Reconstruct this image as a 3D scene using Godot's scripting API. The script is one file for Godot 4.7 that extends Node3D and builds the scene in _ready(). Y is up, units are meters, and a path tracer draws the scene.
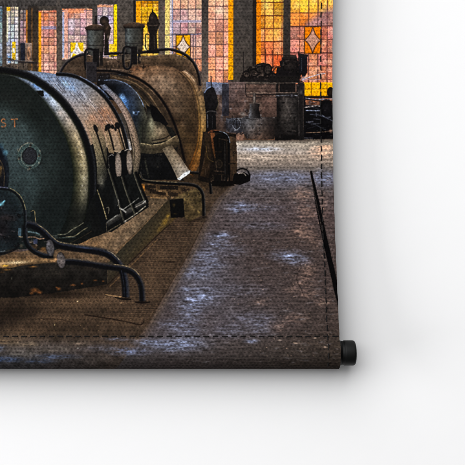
extends Node3D
# A corner of a printed canvas wall hanging with a stitched hem and a black rod, on a white wall.
# One print unit is one millimetre; print (0, 0) lies at the upper left of the picture, v runs down.

const MM := 0.001
const SHEET_Z := 20.0            # the cloth hangs 20 mm off the wall
const CAM_Z := 700.0
const CX := 232.5
const U0 := -170.0               # the print in material coordinates
const U1 := 333.0
const V0 := -150.0
const V1 := 420.0
const S := 3.0                   # texels for each millimetre of print
var W := int((U1 - U0) * S)
var H := int((V1 - V0) * S)

func _ready() -> void:
	# ---- camera
	var cam := Camera3D.new()
	cam.name = "camera"
	add_child(cam)
	cam.position = Vector3(0, 0, CAM_Z * MM)
	cam.fov = rad_to_deg(2.0 * atan(CX / (CAM_Z - SHEET_Z)))
	cam.near = 0.02
	cam.far = 30.0
	cam.current = true
	# ---- surroundings and exposure: a dim studio, lit by soft boxes only
	var env := Environment.new()
	env.background_mode = Environment.BG_COLOR
	env.background_color = Color(0.0, 0.0, 0.0)
	env.tonemap_mode = Environment.TONE_MAPPER_LINEAR
	env.tonemap_exposure = 1.0
	env.sdfgi_enabled = true
	env.ssao_enabled = true
	env.ssil_enabled = true
	var we := WorldEnvironment.new()
	we.name = "surroundings"
	we.environment = env
	add_child(we)
	# ---- light: a very large soft box in front, above and to the left, and a tall one far to the left
	soft_box("key_light", Vector3(-1.75, 3.5, 3.9), Vector3(1.2, -0.9, 0.0), Vector2(6.8, 6.8), KEY)
	soft_box("side_light", Vector3(-6.0, 0.0, 1.7), Vector3(0.5, 0.0, 0.0), Vector2(2.0, 4.0), SIDE)
	build_wall()
	build_rod()
	build_hanging()

const KEY := 62.5
const SIDE := 34.0

func soft_box(called: String, at: Vector3, to: Vector3, size: Vector2, energy: float) -> void:
	var l := AreaLight3D.new()
	l.name = called
	add_child(l)
	l.area_size = size
	l.area_normalize_energy = true
	l.light_energy = energy
	l.light_color = Color(1.0, 1.0, 1.0)
	l.shadow_enabled = true
	l.area_range = 12.0
	l.area_attenuation = 2.0
	l.look_at_from_position(at, to, Vector3.UP)

func tag(o: Node, label: String, category: String) -> void:
	o.set_meta("label", label)
	o.set_meta("category", category)

func wx(px: float) -> float: return (px - CX) * MM
func wy(py: float) -> float: return (CX - py) * MM

# ------------------------------------------------------------------ wall
func build_wall() -> void:
	var m := StandardMaterial3D.new()
	m.albedo_color = Color(0.945, 0.945, 0.948)
	m.roughness = 0.95
	m.metallic_specular = 0.15
	var n := FastNoiseLite.new()
	n.seed = 5
	n.frequency = 0.02
	n.fractal_octaves = 4
	var nt := ImageTexture.create_from_image(n.get_seamless_image(512, 512))
	m.heightmap_enabled = true
	m.heightmap_texture = nt
	m.heightmap_scale = 0.006
	m.uv1_scale = Vector3(12, 12, 12)
	var b := BoxMesh.new()
	b.size = Vector3(3.0, 3.0, 0.1)
	var o := MeshInstance3D.new()
	o.name = "wall"
	o.mesh = b
	o.material_override = m
	o.position = Vector3(0, 0, -0.05)
	o.set_meta("kind", "structure")
	add_child(o)

# ------------------------------------------------------------------ rod
const ROD_Y := 352.6
const ROD_Z := 21.5
const ROD_R := 12.4

func lathe(prof: Array, seg: int) -> ArrayMesh:   # prof: [x, r] pairs along +x, in mm
	var st := SurfaceTool.new()
	st.begin(Mesh.PRIMITIVE_TRIANGLES)
	st.set_smooth_group(0)
	for i in prof.size() - 1:
		for j in seg:
			var a := TAU * j / seg
			var b := TAU * (j + 1) / seg
			var p := []
			for q in [[prof[i], a], [prof[i], b], [prof[i + 1], b], [prof[i + 1], a]]:
				p.append(Vector3(q[0][0], cos(q[1]) * q[0][1], sin(q[1]) * q[0][1]) * MM)
			for t in [[0, 1, 2], [0, 2, 3]]:
				for e in t:
					st.add_vertex(p[e])
	st.index()
	st.generate_normals()
	return st.commit()

func build_rod() -> void:
	var root := Node3D.new()
	root.name = "hanging_rod"
	root.position = Vector3(wx(347.0), wy(ROD_Y), ROD_Z * MM)
	tag(root, "black round rod slid through the bottom hem, its end sticking out right", "rod")
	add_child(root)
	var m := StandardMaterial3D.new()
	m.albedo_color = Color(0.05, 0.052, 0.051)
	m.roughness = 0.55
	m.metallic_specular = 0.3
	var tube := MeshInstance3D.new()
	tube.name = "tube"
	tube.mesh = lathe([[-510, 0], [-510, 12.2], [-6.6, 12.2], [-6.6, 0]], 64)
	tube.material_override = m
	root.add_child(tube)
	var cap := MeshInstance3D.new()
	cap.name = "end_cap"
	cap.set_meta("label", "black plastic cap with a rounded rim")
	cap.mesh = lathe([[-6.2, 0], [-6.2, 11.7], [-5.4, 11.75], [-3.9, 11.8], [-3.6, 12.2], [-3.1, 12.45], [-1.9, 12.45], [5.2, 12.45], [6.2, 12.25], [7.0, 11.75], [7.5, 11.0], [7.75, 10.0], [7.8, 8.0], [7.8, 0]], 64)
	cap.material_override = m
	root.add_child(cap)

# ------------------------------------------------------------------ cloth
# path of the cloth from the top down, round the rod and up to the seam: [y, z] in mm
var path := PackedVector2Array()
var arc := PackedFloat32Array()

func make_path() -> void:
	var ctl := PackedVector2Array()
	for p in [[-150, 20], [-60, 20], [60, 20], [130, 20.0], [190, 20.6], [240, 22.0], [280, 24.2], [310, 27.2], [326, 30.0], [335, 32.2], [343, 34.9], [350, 35.9], [356, 35.6], [361, 33.6], [365, 30.2], [367.6, 26.2], [368.6, 21.8], [367.6, 16.8], [364, 12], [358, 8.4], [351, 7.2], [344, 9.0], [339, 14.5], [336.6, 22], [335.6, 29.5]]:
		ctl.append(Vector2(p[0], p[1]))
	path = spline(ctl, 120 + 60)
	arc.resize(path.size())
	arc[0] = V0
	for i in range(1, path.size()):
		arc[i] = arc[i - 1] + path[i].distance_to(path[i - 1])

func flare(y: float) -> float:     # the hem is stretched a little wide on the rod
	return 5.0 * smoothstep(150.0, 350.0, y) ** 1.4 + 0.8 * smoothstep(336.0, 344.0, y)

func cloth_x(u: float, y: float) -> float:
	return u + flare(y) * smoothstep(140.0, 333.0, u) - 0.5 * sin(y * 0.021) * smoothstep(200.0, 333.0, u) + 0.22 * sin(y * 0.31) * sin(y * 0.077 + 1.0) * smoothstep(326.0, 333.0, u)

func cloth_point(u: float, i: int) -> Vector3:
	var p := path[i]
	var z := p.y + 0.35 * sin(u * 0.031 + p.x * 0.013) * smoothstep(330.0, 200.0, p.x)
	return Vector3(wx(cloth_x(u, p.x)), wy(p.x), z * MM)

func build_hanging() -> void:
	make_path()
	var root := Node3D.new()
	root.name = "wall_hanging"
	root.position = Vector3(wx(160.0), wy(368.6), SHEET_Z * MM)
	tag(root, "hanging canvas print of an old machine hall, with a stitched hem", "wall hanging")
	add_child(root)
	var nu := 64
	var np := path.size()
	var us := PackedFloat32Array()
	for i in nu + 1:
		us.append(lerpf(U0, U1, float(i) / nu))
	var front := []
	var back := []
	for i in np:
		var fr := PackedVector3Array()
		var bk := PackedVector3Array()
		var t := path[mini(i + 1, np - 1)] - path[maxi(i - 1, 0)]
		var nrm := Vector3(0, t.y, t.x).normalized()     # towards the outside of the roll
		for u in us:
			var p := cloth_point(u, i) - root.position
			fr.append(p)
			bk.append(p - nrm * 0.55 * MM)
		front.append(fr)
		back.append(bk)
	var mesh := ArrayMesh.new()
	var st := SurfaceTool.new()
	st.begin(Mesh.PRIMITIVE_TRIANGLES)
	st.set_smooth_group(0)
	for i in np - 1:
		for j in nu:
			for q in [[i, j], [i, j + 1], [i + 1, j + 1], [i, j], [i + 1, j + 1], [i + 1, j]]:
				st.set_uv(Vector2((us[q[1]] - U0) / (U1 - U0), (arc[q[0]] - V0) / (V1 - V0)))
				st.add_vertex(front[q[0]][q[1]])
	st.generate_normals()
	st.commit(mesh)
	var sb := SurfaceTool.new()
	sb.begin(Mesh.PRIMITIVE_TRIANGLES)
	sb.set_smooth_group(1)
	for i in np - 1:
		for j in nu:
			for q in [[i, j], [i + 1, j + 1], [i, j + 1], [i, j], [i + 1, j], [i + 1, j + 1]]:
				sb.add_vertex(back[q[0]][q[1]])
		for j in [0, nu]:
			var f := [front[i][j], front[i + 1][j], back[i + 1][j], back[i][j]]
			var order := [0, 1, 2, 0, 2, 3] if j == 0 else [0, 2, 1, 0, 3, 2]
			for e in order:
				sb.set_smooth_group(2)
				sb.add_vertex(f[e])
			sb.set_smooth_group(1)
	for e in [0, np - 1]:
		for j in nu:
			for q in [front[e][j], back[e][j], back[e][j + 1], front[e][j], back[e][j + 1], front[e][j + 1]]:
				sb.set_smooth_group(3)
				sb.add_vertex(q)
	sb.generate_normals()
	sb.commit(mesh)
	var o := MeshInstance3D.new()
	o.name = "canvas"
	o.mesh = mesh
	o.set_meta("label", "woven canvas printed with generators, stained windows and a worn floor")
	mesh.surface_set_material(0, print_material())
	var plain := StandardMaterial3D.new()
	plain.albedo_color = Color(0.33, 0.315, 0.30)
	plain.roughness = 1.0
	plain.metallic_specular = 0.1
	mesh.surface_set_material(1, plain)
	root.add_child(o)
	build_stitches(root)

func row_at(y: float) -> float:    # index along the path of the front layer at height y
	for i in path.size() - 1:
		if path[i + 1].x >= y:
			return i + (y - path[i].x) / maxf(0.001, path[i + 1].x - path[i].x)
	return 0.0

func on_cloth(u: float, y: float) -> Vector3:
	var r := row_at(y)
	var i := int(r)
	return cloth_point(u, i).lerp(cloth_point(u, i + 1), r - i)

func build_stitches(root: Node3D) -> void:
	var rng := RandomNumberGenerator.new()
	rng.seed = 11
	var m := StandardMaterial3D.new()
	m.albedo_color = Color(0.09, 0.085, 0.085)
	m.roughness = 0.8
	m.metallic_specular = 0.2
	var meshes := []
	for len in [6.0, 6.5, 5.6]:
		var c := CapsuleMesh.new()
		c.radius = 0.72 * MM
		c.height = len * MM
		c.radial_segments = 6
		c.rings = 1
		c.material = m
		meshes.append(c)
	var spots := []
	var u := -160.0
	while u < 331.0:                                   # along the hem
		spots.append([u, 334.4 + rng.randf_range(-0.25, 0.25), u + 5.0, 334.4 + rng.randf_range(-0.25, 0.25)])
		u += 8.85 + rng.randf_range(-0.25, 0.25)
	var v := -140.0
	while v < 360.0:                                   # down the side hem
		spots.append([321.2 + rng.randf_range(-0.2, 0.2), v, 321.2 + rng.randf_range(-0.2, 0.2), v + 5.0])
		v += 8.9 + rng.randf_range(-0.25, 0.25)
	for s in spots:
		var a := on_cloth(s[0], s[1])
		var b := on_cloth(s[2], s[3])
		var o := MeshInstance3D.new()
		o.name = "stitch"
		o.mesh = meshes[rng.randi() % 3]
		root.add_child(o, true)
		var d := (b - a).normalized()
		var side := d.cross(Vector3(0, 0, 1)).normalized()
		o.basis = Basis(side, d, side.cross(d))
		o.position = (a + b) * 0.5 + Vector3(0, 0, 0.12 * MM) - root.position

# ------------------------------------------------------------------ splines and paint
func spline(c: PackedVector2Array, n: int) -> PackedVector2Array:
	var dense := PackedVector2Array()
	var m := c.size()
	for i in m - 1:
		var p0 := c[maxi(i - 1, 0)]
		var p3 := c[mini(i + 2, m - 1)]
		for k in 10:
			dense.append(c[i].cubic_interpolate(c[i + 1], p0, p3, k / 10.0))
	dense.append(c[m - 1])
	var acc := PackedFloat32Array([0.0])
	for i in range(1, dense.size()):
		acc.append(acc[i - 1] + dense[i].distance_to(dense[i - 1]))
	var out := PackedVector2Array()
	var total := acc[acc.size() - 1]
	var at := 0
	for k in n:
		var want := total * k / (n - 1)
		while at < dense.size() - 2 and acc[at + 1] < want:
			at += 1
		var seg := acc[at + 1] - acc[at]
		out.append(dense[at].lerp(dense[at + 1], clampf((want - acc[at]) / maxf(seg, 1e-6), 0.0, 1.0)))
	return out

var buf := PackedColorArray()
var nz := PackedByteArray()       # the noise that colours the next shapes
var na := 0.0                     # and how much
var ragged := 0.0                 # how far the noise eats into soft shapes
var n_grain := PackedByteArray()
var n_mid := PackedByteArray()
var n_streak := PackedByteArray()
var n_blot := PackedByteArray()
var rg := RandomNumberGenerator.new()

func K(r: float, g: float, b: float, a := 1.0) -> Color:
	return Color(r / 255.0, g / 255.0, b / 255.0, a)

func P(a: Array) -> PackedVector2Array:
	var o := PackedVector2Array()
	for i in range(0, a.size(), 2):
		o.append(Vector2(a[i], a[i + 1]))
	return o

func tri(a: Vector2, b: Vector2, c: Vector2, ca: Color, cb: Color, cc: Color) -> void:
	a = Vector2((a.x - U0) * S, (a.y - V0) * S)
	b = Vector2((b.x - U0) * S, (b.y - V0) * S)
	c = Vector2((c.x - U0) * S, (c.y - V0) * S)
	var det := (b.x - a.x) * (c.y - a.y) - (c.x - a.x) * (b.y - a.y)
	if absf(det) < 1e-5:
		return
	var gx := ((cb - ca) * (c.y - a.y) - (cc - ca) * (b.y - a.y)) * (1.0 / det)
	var gy := ((cc - ca) * (b.x - a.x) - (cb - ca) * (c.x - a.x)) * (1.0 / det)
	var y0 := maxi(0, ceili(minf(a.y, minf(b.y, c.y)) - 0.5))
	var y1 := mini(H - 1, ceili(maxf(a.y, maxf(b.y, c.y)) - 0.5) - 1)
	var opaque := ca.a >= 0.999 and cb.a >= 0.999 and cc.a >= 0.999
	for y in range(y0, y1 + 1):
		var py := y + 0.5
		var xl := 1e9
		var xr := -1e9
		if (a.y <= py) != (b.y <= py):
			var x := a.x + (py - a.y) * (b.x - a.x) / (b.y - a.y)
			xl = minf(xl, x); xr = maxf(xr, x)
		if (b.y <= py) != (c.y <= py):
			var x := b.x + (py - b.y) * (c.x - b.x) / (c.y - b.y)
			xl = minf(xl, x); xr = maxf(xr, x)
		if (c.y <= py) != (a.y <= py):
			var x := c.x + (py - c.y) * (a.x - c.x) / (a.y - c.y)
			xl = minf(xl, x); xr = maxf(xr, x)
		var x0 := maxi(0, ceili(xl - 0.5))
		var x1 := mini(W - 1, ceili(xr - 0.5) - 1)
		if x1 < x0:
			continue
		var col := ca + gx * (x0 + 0.5 - a.x) + gy * (py - a.y)
		var i := y * W + x0
		if ragged > 0.0:
			var amp := na / 128.0
			for x in range(x0, x1 + 1):
				var k := nz[i] - 128
				var al := clampf(col.a * (1.0 + ragged * k / 40.0), 0.0, 1.0)
				buf[i] = buf[i].lerp(col * (1.0 + amp * k), al)
				col += gx
				i += 1
		elif na > 0.0:
			var amp := na / 128.0
			for x in range(x0, x1 + 1):
				var al := clampf(col.a, 0.0, 1.0)
				buf[i] = buf[i].lerp(col * (1.0 + amp * (nz[i] - 128)), al)
				col += gx
				i += 1
		elif opaque:
			for x in range(x0, x1 + 1):
				buf[i] = col
				col += gx
				i += 1
		else:
			for x in range(x0, x1 + 1):
				buf[i] = buf[i].lerp(col, clampf(col.a, 0.0, 1.0))
				col += gx
				i += 1

func noise(which: PackedByteArray, amount: float, eaten := 0.0) -> void:
	nz = which
	na = amount
	ragged = eaten

func stops(c: Array, t: float) -> Color:
	if c.size() == 1:
		return c[0]
	var f := clampf(t, 0.0, 1.0) * (c.size() - 1)
	var i := mini(int(f), c.size() - 2)
	return c[i].lerp(c[i + 1], f - i)

# a mesh of colour between several curves; colours[i] runs along curve i
func strip(curves: Array, colours: Array, n := 28, smooth := true) -> void:
	var L := []
	for c in curves:
		L.append(spline(P(c), n) if smooth else straight(P(c), n))
	strip_lines(L, colours)

func straight(c: PackedVector2Array, n: int) -> PackedVector2Array:
	var out := PackedVector2Array()
	for k in n:
		var f := float(k) / (n - 1) * (c.size() - 1)
		var i := mini(int(f), c.size() - 2)
		out.append(c[i].lerp(c[i + 1], f - i))
	return out

func strip_lines(L: Array, colours: Array) -> void:
	var n: int = L[0].size()
	for r in L.size() - 1:
		var A: PackedVector2Array = L[r]
		var B: PackedVector2Array = L[r + 1]
		for k in n - 1:
			var t0 := float(k) / (n - 1)
			var t1 := float(k + 1) / (n - 1)
			var a0 := stops(colours[r], t0)
			var a1 := stops(colours[r], t1)
			var b0 := stops(colours[r + 1], t0)
			var b1 := stops(colours[r + 1], t1)
			tri(A[k], A[k + 1], B[k + 1], a0, a1, b1)
			tri(A[k], B[k + 1], B[k], a0, b1, b0)

# a brush stroke: colours across its width, from its left to its right side
func stroke(pts: Array, width: float, across: Array, smooth := true, end_width := -1.0) -> void:
	var c := P(pts)
	var n := maxi(2, mini(40, c.size() * 5))
	var L := spline(c, n) if smooth else straight(c, (c.size() - 1) * 3 + 1)
	n = L.size()
	var rows := []
	var w1 := width if end_width < 0.0 else end_width
	for r in across.size():
		var ln := PackedVector2Array()
		var off := float(r) / (across.size() - 1) - 0.5
		for k in n:
			var d := (L[mini(k + 1, n - 1)] - L[maxi(k - 1, 0)]).normalized()
			ln.append(L[k] + Vector2(-d.y, d.x) * off * lerpf(width, w1, float(k) / (n - 1)))
		rows.append(ln)
	var cs := []
	for a in across:
		cs.append([a])
	strip_lines(rows, cs)

func ink(pts: Array, width: float, c: Color, smooth := true) -> void:
	var was := [nz, na, ragged]
	noise(n_mid, 0.15, 0.18)
	stroke(pts, width, [Color(c.r, c.g, c.b, 0.0), c, c, Color(c.r, c.g, c.b, 0.0)], smooth)
	noise(was[0], was[1], was[2])

func pipe(pts: Array, width: float, dark: Color, lit: Color, edge: Color) -> void:
	stroke(pts, width, [Color(edge.r, edge.g, edge.b, 0.2), edge, lit, dark, dark, dark, Color(dark.r, dark.g, dark.b, 0.2)])

func poly(pts: Array, c: Color, c2 := Color(0, 0, 0, -1), ax := Vector2(0, 1)) -> void:
	var p := P(pts)
	var t := Geometry2D.triangulate_polygon(p)
	var lo := 1e9
	var hi := -1e9
	for q in p:
		lo = minf(lo, q.dot(ax)); hi = maxf(hi, q.dot(ax))
	var e := c if c2.a < 0.0 else c2
	for i in range(0, t.size(), 3):
		var q := [p[t[i]], p[t[i + 1]], p[t[i + 2]]]
		var k := []
		for v in q:
			k.append(c.lerp(e, (v.dot(ax) - lo) / maxf(hi - lo, 1e-4)))
		tri(q[0], q[1], q[2], k[0], k[1], k[2])

func rect(x0: float, y0: float, x1: float, y1: float, c: Color, c2 := Color(0, 0, 0, -1), ax := Vector2(0, 1)) -> void:
	poly([x0, y0, x1, y0, x1, y1, x0, y1], c, c2, ax)

# rings of colour from the middle out: [radius share, colour] pairs
func disc(cx: float, cy: float, rx: float, ry: float, rings: Array, turn := 0.0, n := 28) -> void:
	var rows := []
	var cs := []
	for r in rings:
		var ln := PackedVector2Array()
		for k in n + 1:
			var a := TAU * k / n
			ln.append(Vector2(cx, cy) + Vector2(cos(a) * rx, sin(a) * ry).rotated(turn) * r[0])
		rows.append(ln)
		cs.append([r[1]])
	strip_lines(rows, cs)

func glow(cx: float, cy: float, rx: float, ry: float, c: Color, turn := 0.0) -> void:
	var o := Color(c.r, c.g, c.b, 0.0)
	disc(cx, cy, rx, ry, [[0.0, c], [0.35, Color(c.r, c.g, c.b, c.a * 0.75)], [0.7, Color(c.r, c.g, c.b, c.a * 0.25)], [1.0, o]], turn, 20)

func noise_bytes(n: FastNoiseLite, w: int, h: int) -> PackedByteArray:
	var img := n.get_image(w, h, false, false, true)
	img.convert(Image.FORMAT_L8)
	if w != W or h != H:
		img.resize(W, H, Image.INTERPOLATE_CUBIC)
	return img.get_data()

func print_material() -> StandardMaterial3D:
	buf.resize(W * H)
	rg.seed = 77
	var n := FastNoiseLite.new()
	n.seed = 3
	n.noise_type = FastNoiseLite.TYPE_SIMPLEX_SMOOTH
	n.frequency = 0.22
	n.fractal_octaves = 2
	n_grain = noise_bytes(n, W, H)
	n.seed = 8
	n.frequency = 0.11
	n.fractal_octaves = 5
	n.fractal_gain = 0.7
	n_streak = noise_bytes(n, W / 4, H)
	n.seed = 21
	n.frequency = 0.03
	n.fractal_octaves = 5
	n.fractal_gain = 0.65
	n_blot = noise_bytes(n, W, H)
	n.seed = 33
	n.frequency = 0.09
	n.fractal_octaves = 3
	n_mid = noise_bytes(n, W, H)
	paint_print()
	# the weave of the canvas, and the inks on it
	var wxs := PackedFloat32Array()
	var wys := PackedFloat32Array()
	var wxo := PackedFloat32Array()
	var odd := PackedByteArray()
	for x in W:
		var f := fposmod((x / S + U0) / 3.66, 1.0)
		wxs.append(pow(0.5 + 0.5 * cos((f - 0.5) * TAU), 1.5))
		wxo.append(pow(0.5 + 0.5 * cos(f * TAU), 1.5))        # every other row is set over by half
	for y in H:
		var f := fposmod((y / S + V0) / 3.6, 1.0)
		odd.append(posmod(floori((y / S + V0) / 3.6), 2))
		wys.append(pow(0.5 + 0.5 * cos((f - 0.5) * TAU), 2.2))
	# the inks spread a little into the cloth: edges wander, then soften
	var bytes := PackedByteArray()
	bytes.resize(W * H * 3)
	var i := 0
	var last := W * H - 1
	for y in H:
		for x in W:
			var k := n_mid[i] - 128
			var q := clampi(i + int(k * 0.013) + int((n_blot[i] - 128) * 0.018) * W, 0, last)
			var c := buf[q] * (1.0 + k * 0.0017)
			var v := clampf(c.r * 0.3 + c.g * 0.55 + c.b * 0.15, 0.0, 1.0)
			var punch := 1.0 + 0.44 * (1.0 - v) * (v - 0.36)
			c = Color(v, v, v).lerp(c, 1.07) * punch
			bytes[i * 3] = clampi(int(c.r * 255.0 + 0.5), 0, 255)
			bytes[i * 3 + 1] = clampi(int(c.g * 255.0 + 0.5), 0, 255)
			bytes[i * 3 + 2] = clampi(int(c.b * 255.0 + 0.5), 0, 255)
			i += 1
	var soft := Image.create_from_data(W, H, false, Image.FORMAT_RGB8, bytes)
	soft.resize(int(W * 0.52), int(H * 0.52), Image.INTERPOLATE_LANCZOS)
	soft.resize(W, H, Image.INTERPOLATE_CUBIC)
	bytes = soft.get_data()
	var relief := PackedByteArray()
	relief.resize(W * H)
	var table := PackedByteArray()
	table.resize(512)
	for t in 512:
		var lin: float = Color(t / 255.0, 0, 0).srgb_to_linear().r * INK
		table[t] = clampi(roundi(Color(lin, 0, 0).linear_to_srgb().r * 255.0), 0, 255)
	var r0 := row_at(334.4)
	var seam := lerpf(arc[int(r0)], arc[int(r0) + 1], r0 - int(r0))
	var edge_pull := PackedFloat32Array()
	for x in W:
		var du := absf(x / S + U0 - 321.2)
		edge_pull.append(exp(-du * du / 1.6) if du < 5.0 else 0.0)
	i = 0
	for y in H:
		var wyv := wys[y]
		var across := wxo if odd[y] == 1 else wxs
		var dv := absf(y / S + V0 - seam)
		var in_row := exp(-dv * dv / 1.6) if dv < 5.0 else 0.0
		for x in W:
			var pit := wyv * across[clampi(x + int((n_blot[i] - 128) * 0.02), 0, W - 1)]
			var pull := maxf(in_row, edge_pull[x])
			var g := (n_grain[i] - 128) / 128.0
			var f := 1.08 - 0.38 * pit * (1.0 + 0.8 * g) + 0.13 * g
			var j := i * 3
			bytes[j] = table[int(bytes[j] * f)]
			bytes[j + 1] = table[int(bytes[j + 1] * f)]
			bytes[j + 2] = table[int(bytes[j + 2] * f)]
			relief[i] = clampi(int(215.0 - 110.0 * pit + 22.0 * g - 110.0 * pull * (0.8 + 0.01 * (n_blot[i] - 128))), 0, 255)
			i += 1
	var img := Image.create_from_data(W, H, false, Image.FORMAT_RGB8, bytes)
	var m := StandardMaterial3D.new()
	m.albedo_texture = ImageTexture.create_from_image(img)
	m.roughness = 0.9
	m.metallic_specular = 0.12
	m.heightmap_enabled = true
	m.heightmap_texture = ImageTexture.create_from_image(Image.create_from_data(W, H, false, Image.FORMAT_L8, relief))
	m.heightmap_scale = 0.012
	buf.resize(0)
	return m

const INK := 0.86     # white paper of the print against the light on it

# ------------------------------------------------------------------ the printed picture
func paint_print() -> void:
	noise(n_blot, 0.25)
	rect(U0, V0, U1, 150, K(62, 56, 51))
	paint_windows()
	paint_floor()
	paint_far_machines()
	paint_casing()
	paint_drum()
	paint_plinth()
	paint_pipes()

# leaded glass: panes of uneven tint with dark cames
func glass(x0: float, y0: float, x1: float, y1: float, dx: float, dy: float, tints: Array, oy := 0.0, lead := K(70, 45, 50), wide := 0.9) -> void:
	noise(n_grain, 0.22)
	var y := y0 + oy
	if oy > 0.0: y -= dy
	while y < y1:
		var x := x0
		while x < x1 - 0.5:
			var ya := maxf(y, y0)
			var yb := minf(y + dy, y1)
			var xb := minf(x + dx, x1)
			var c := stops(tints, (0.5 * (ya + yb) - y0) / (y1 - y0))
			var mean := (c.r + c.g + c.b) / 3.0
			c = Color(mean, mean, mean).lerp(c, 1.12 + 0.2 * smoothstep(180.0, 290.0, x))
			c = Color(c.r * 1.04, c.g * 0.98, c.b * 0.92)
			var j := rg.randf_range(-0.1, 0.07)
			c = Color(c.r + j + rg.randf_range(-0.04, 0.04), c.g + j, c.b + j + rg.randf_range(-0.05, 0.05))
			if yb > ya:
				rect(x, ya, xb, yb, c, c * rg.randf_range(0.86, 1.1))
				glow(rg.randf_range(x, xb), rg.randf_range(ya, yb), dx * 0.5, dy * 0.4, Color(1, 0.9, 0.8, rg.randf_range(0.0, 0.35)))
			glow(rg.randf_range(x, xb), rg.randf_range(ya, yb), dx * 0.5, dy * 0.3, Color(c.r * 0.7, c.g * 0.5, c.b * 0.6, rg.randf_range(0.0, 0.5)))
			x += dx
		y += dy
	noise(n_grain, 0.0)
	y = y0 + oy
	while y < y1:
		ink([x0, y, x1, y + rg.randf_range(-0.3, 0.3)], wide * 1.5, Color(lead.r * 0.8, lead.g * 0.8, lead.b * 0.8, 0.8), false)
		var h := y + dy * 0.5
		if h < y1: ink([x0, h, x1, h], wide * 1.0, Color(lead.r, lead.g, lead.b, 0.5), false)
		y += dy
	var xx := x0 + dx
	while xx < x1 - 1.0:
		ink([xx, y0, xx, y1], wide * 1.5, Color(lead.r * 0.8, lead.g * 0.8, lead.b * 0.8, 0.75), false)
		xx += dx

func quatrefoil(x0: float, y0: float, x1: float, y1: float, amber: Color, mid: Color) -> void:
	noise(n_grain, 0.15)
	rect(x0, y0, x1, y1, amber, amber * 0.92)
	var mx := (x0 + x1) * 0.5
	var my := (y0 + y1) * 0.5
	var pts := []
	var corner := [[x0, y0], [x1, y0], [x1, y1], [x0, y1]]
	var tip := [[x0, my], [mx, y0], [x1, my], [mx, y1], [x0, my]]
	for q in 4:
		for k in 6:
			var t := k / 6.0
			var a := Vector2(tip[q][0], tip[q][1])
			var b := Vector2(tip[q + 1][0], tip[q + 1][1])
			var c := Vector2(corner[q][0], corner[q][1]).lerp(Vector2(mx, my), 0.72)
			var v := a.lerp(c, t).lerp(c.lerp(b, t), t)
			pts.append_array([v.x, v.y])
	poly(pts, mid, mid * 0.9)
	noise(n_grain, 0.0)
	pts.append_array([pts[0], pts[1]])
	ink(pts, 1.4, K(60, 35, 25, 0.9), false)
	ink([x0, y0, x1, y0, x1, y1, x0, y1, x0, y0], 1.5, K(50, 32, 28, 0.85), false)

# small lit and dark edges of metal things
func clutter(x0: float, y0: float, x1: float, y1: float, n: int, lit: Color, dark: Color, up := 0.5, size := 5.0) -> void:
	noise(n_grain, 0.0)
	for i in n:
		var x := rg.randf_range(x0, x1)
		var y := rg.randf_range(y0, y1)
		var l := rg.randf_range(0.4, 1.0) * size
		var d := Vector2(rg.randf_range(-0.12, 0.12), 1) if rg.randf() < up else Vector2(1, rg.randf_range(-0.25, 0.25))
		var c := lit if rg.randf() < 0.45 else dark
		var e := Vector2(minf(x + d.x * l, x1), minf(y + d.y * l, y1))
		ink([x, y, e.x, e.y], rg.randf_range(0.7, 2.2), Color(c.r, c.g, c.b, rg.randf_range(0.2, 0.8)), false)
		if i % 5 == 0:
			disc(x, y, rg.randf_range(0.8, 2.2), rg.randf_range(0.8, 2.2), [[0, Color(lit.r, lit.g, lit.b, 0.5)], [0.5, Color(dark.r, dark.g, dark.b, 0.8)], [1, Color(dark.r, dark.g, dark.b, 0.2)]], 0.0, 10)

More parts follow.
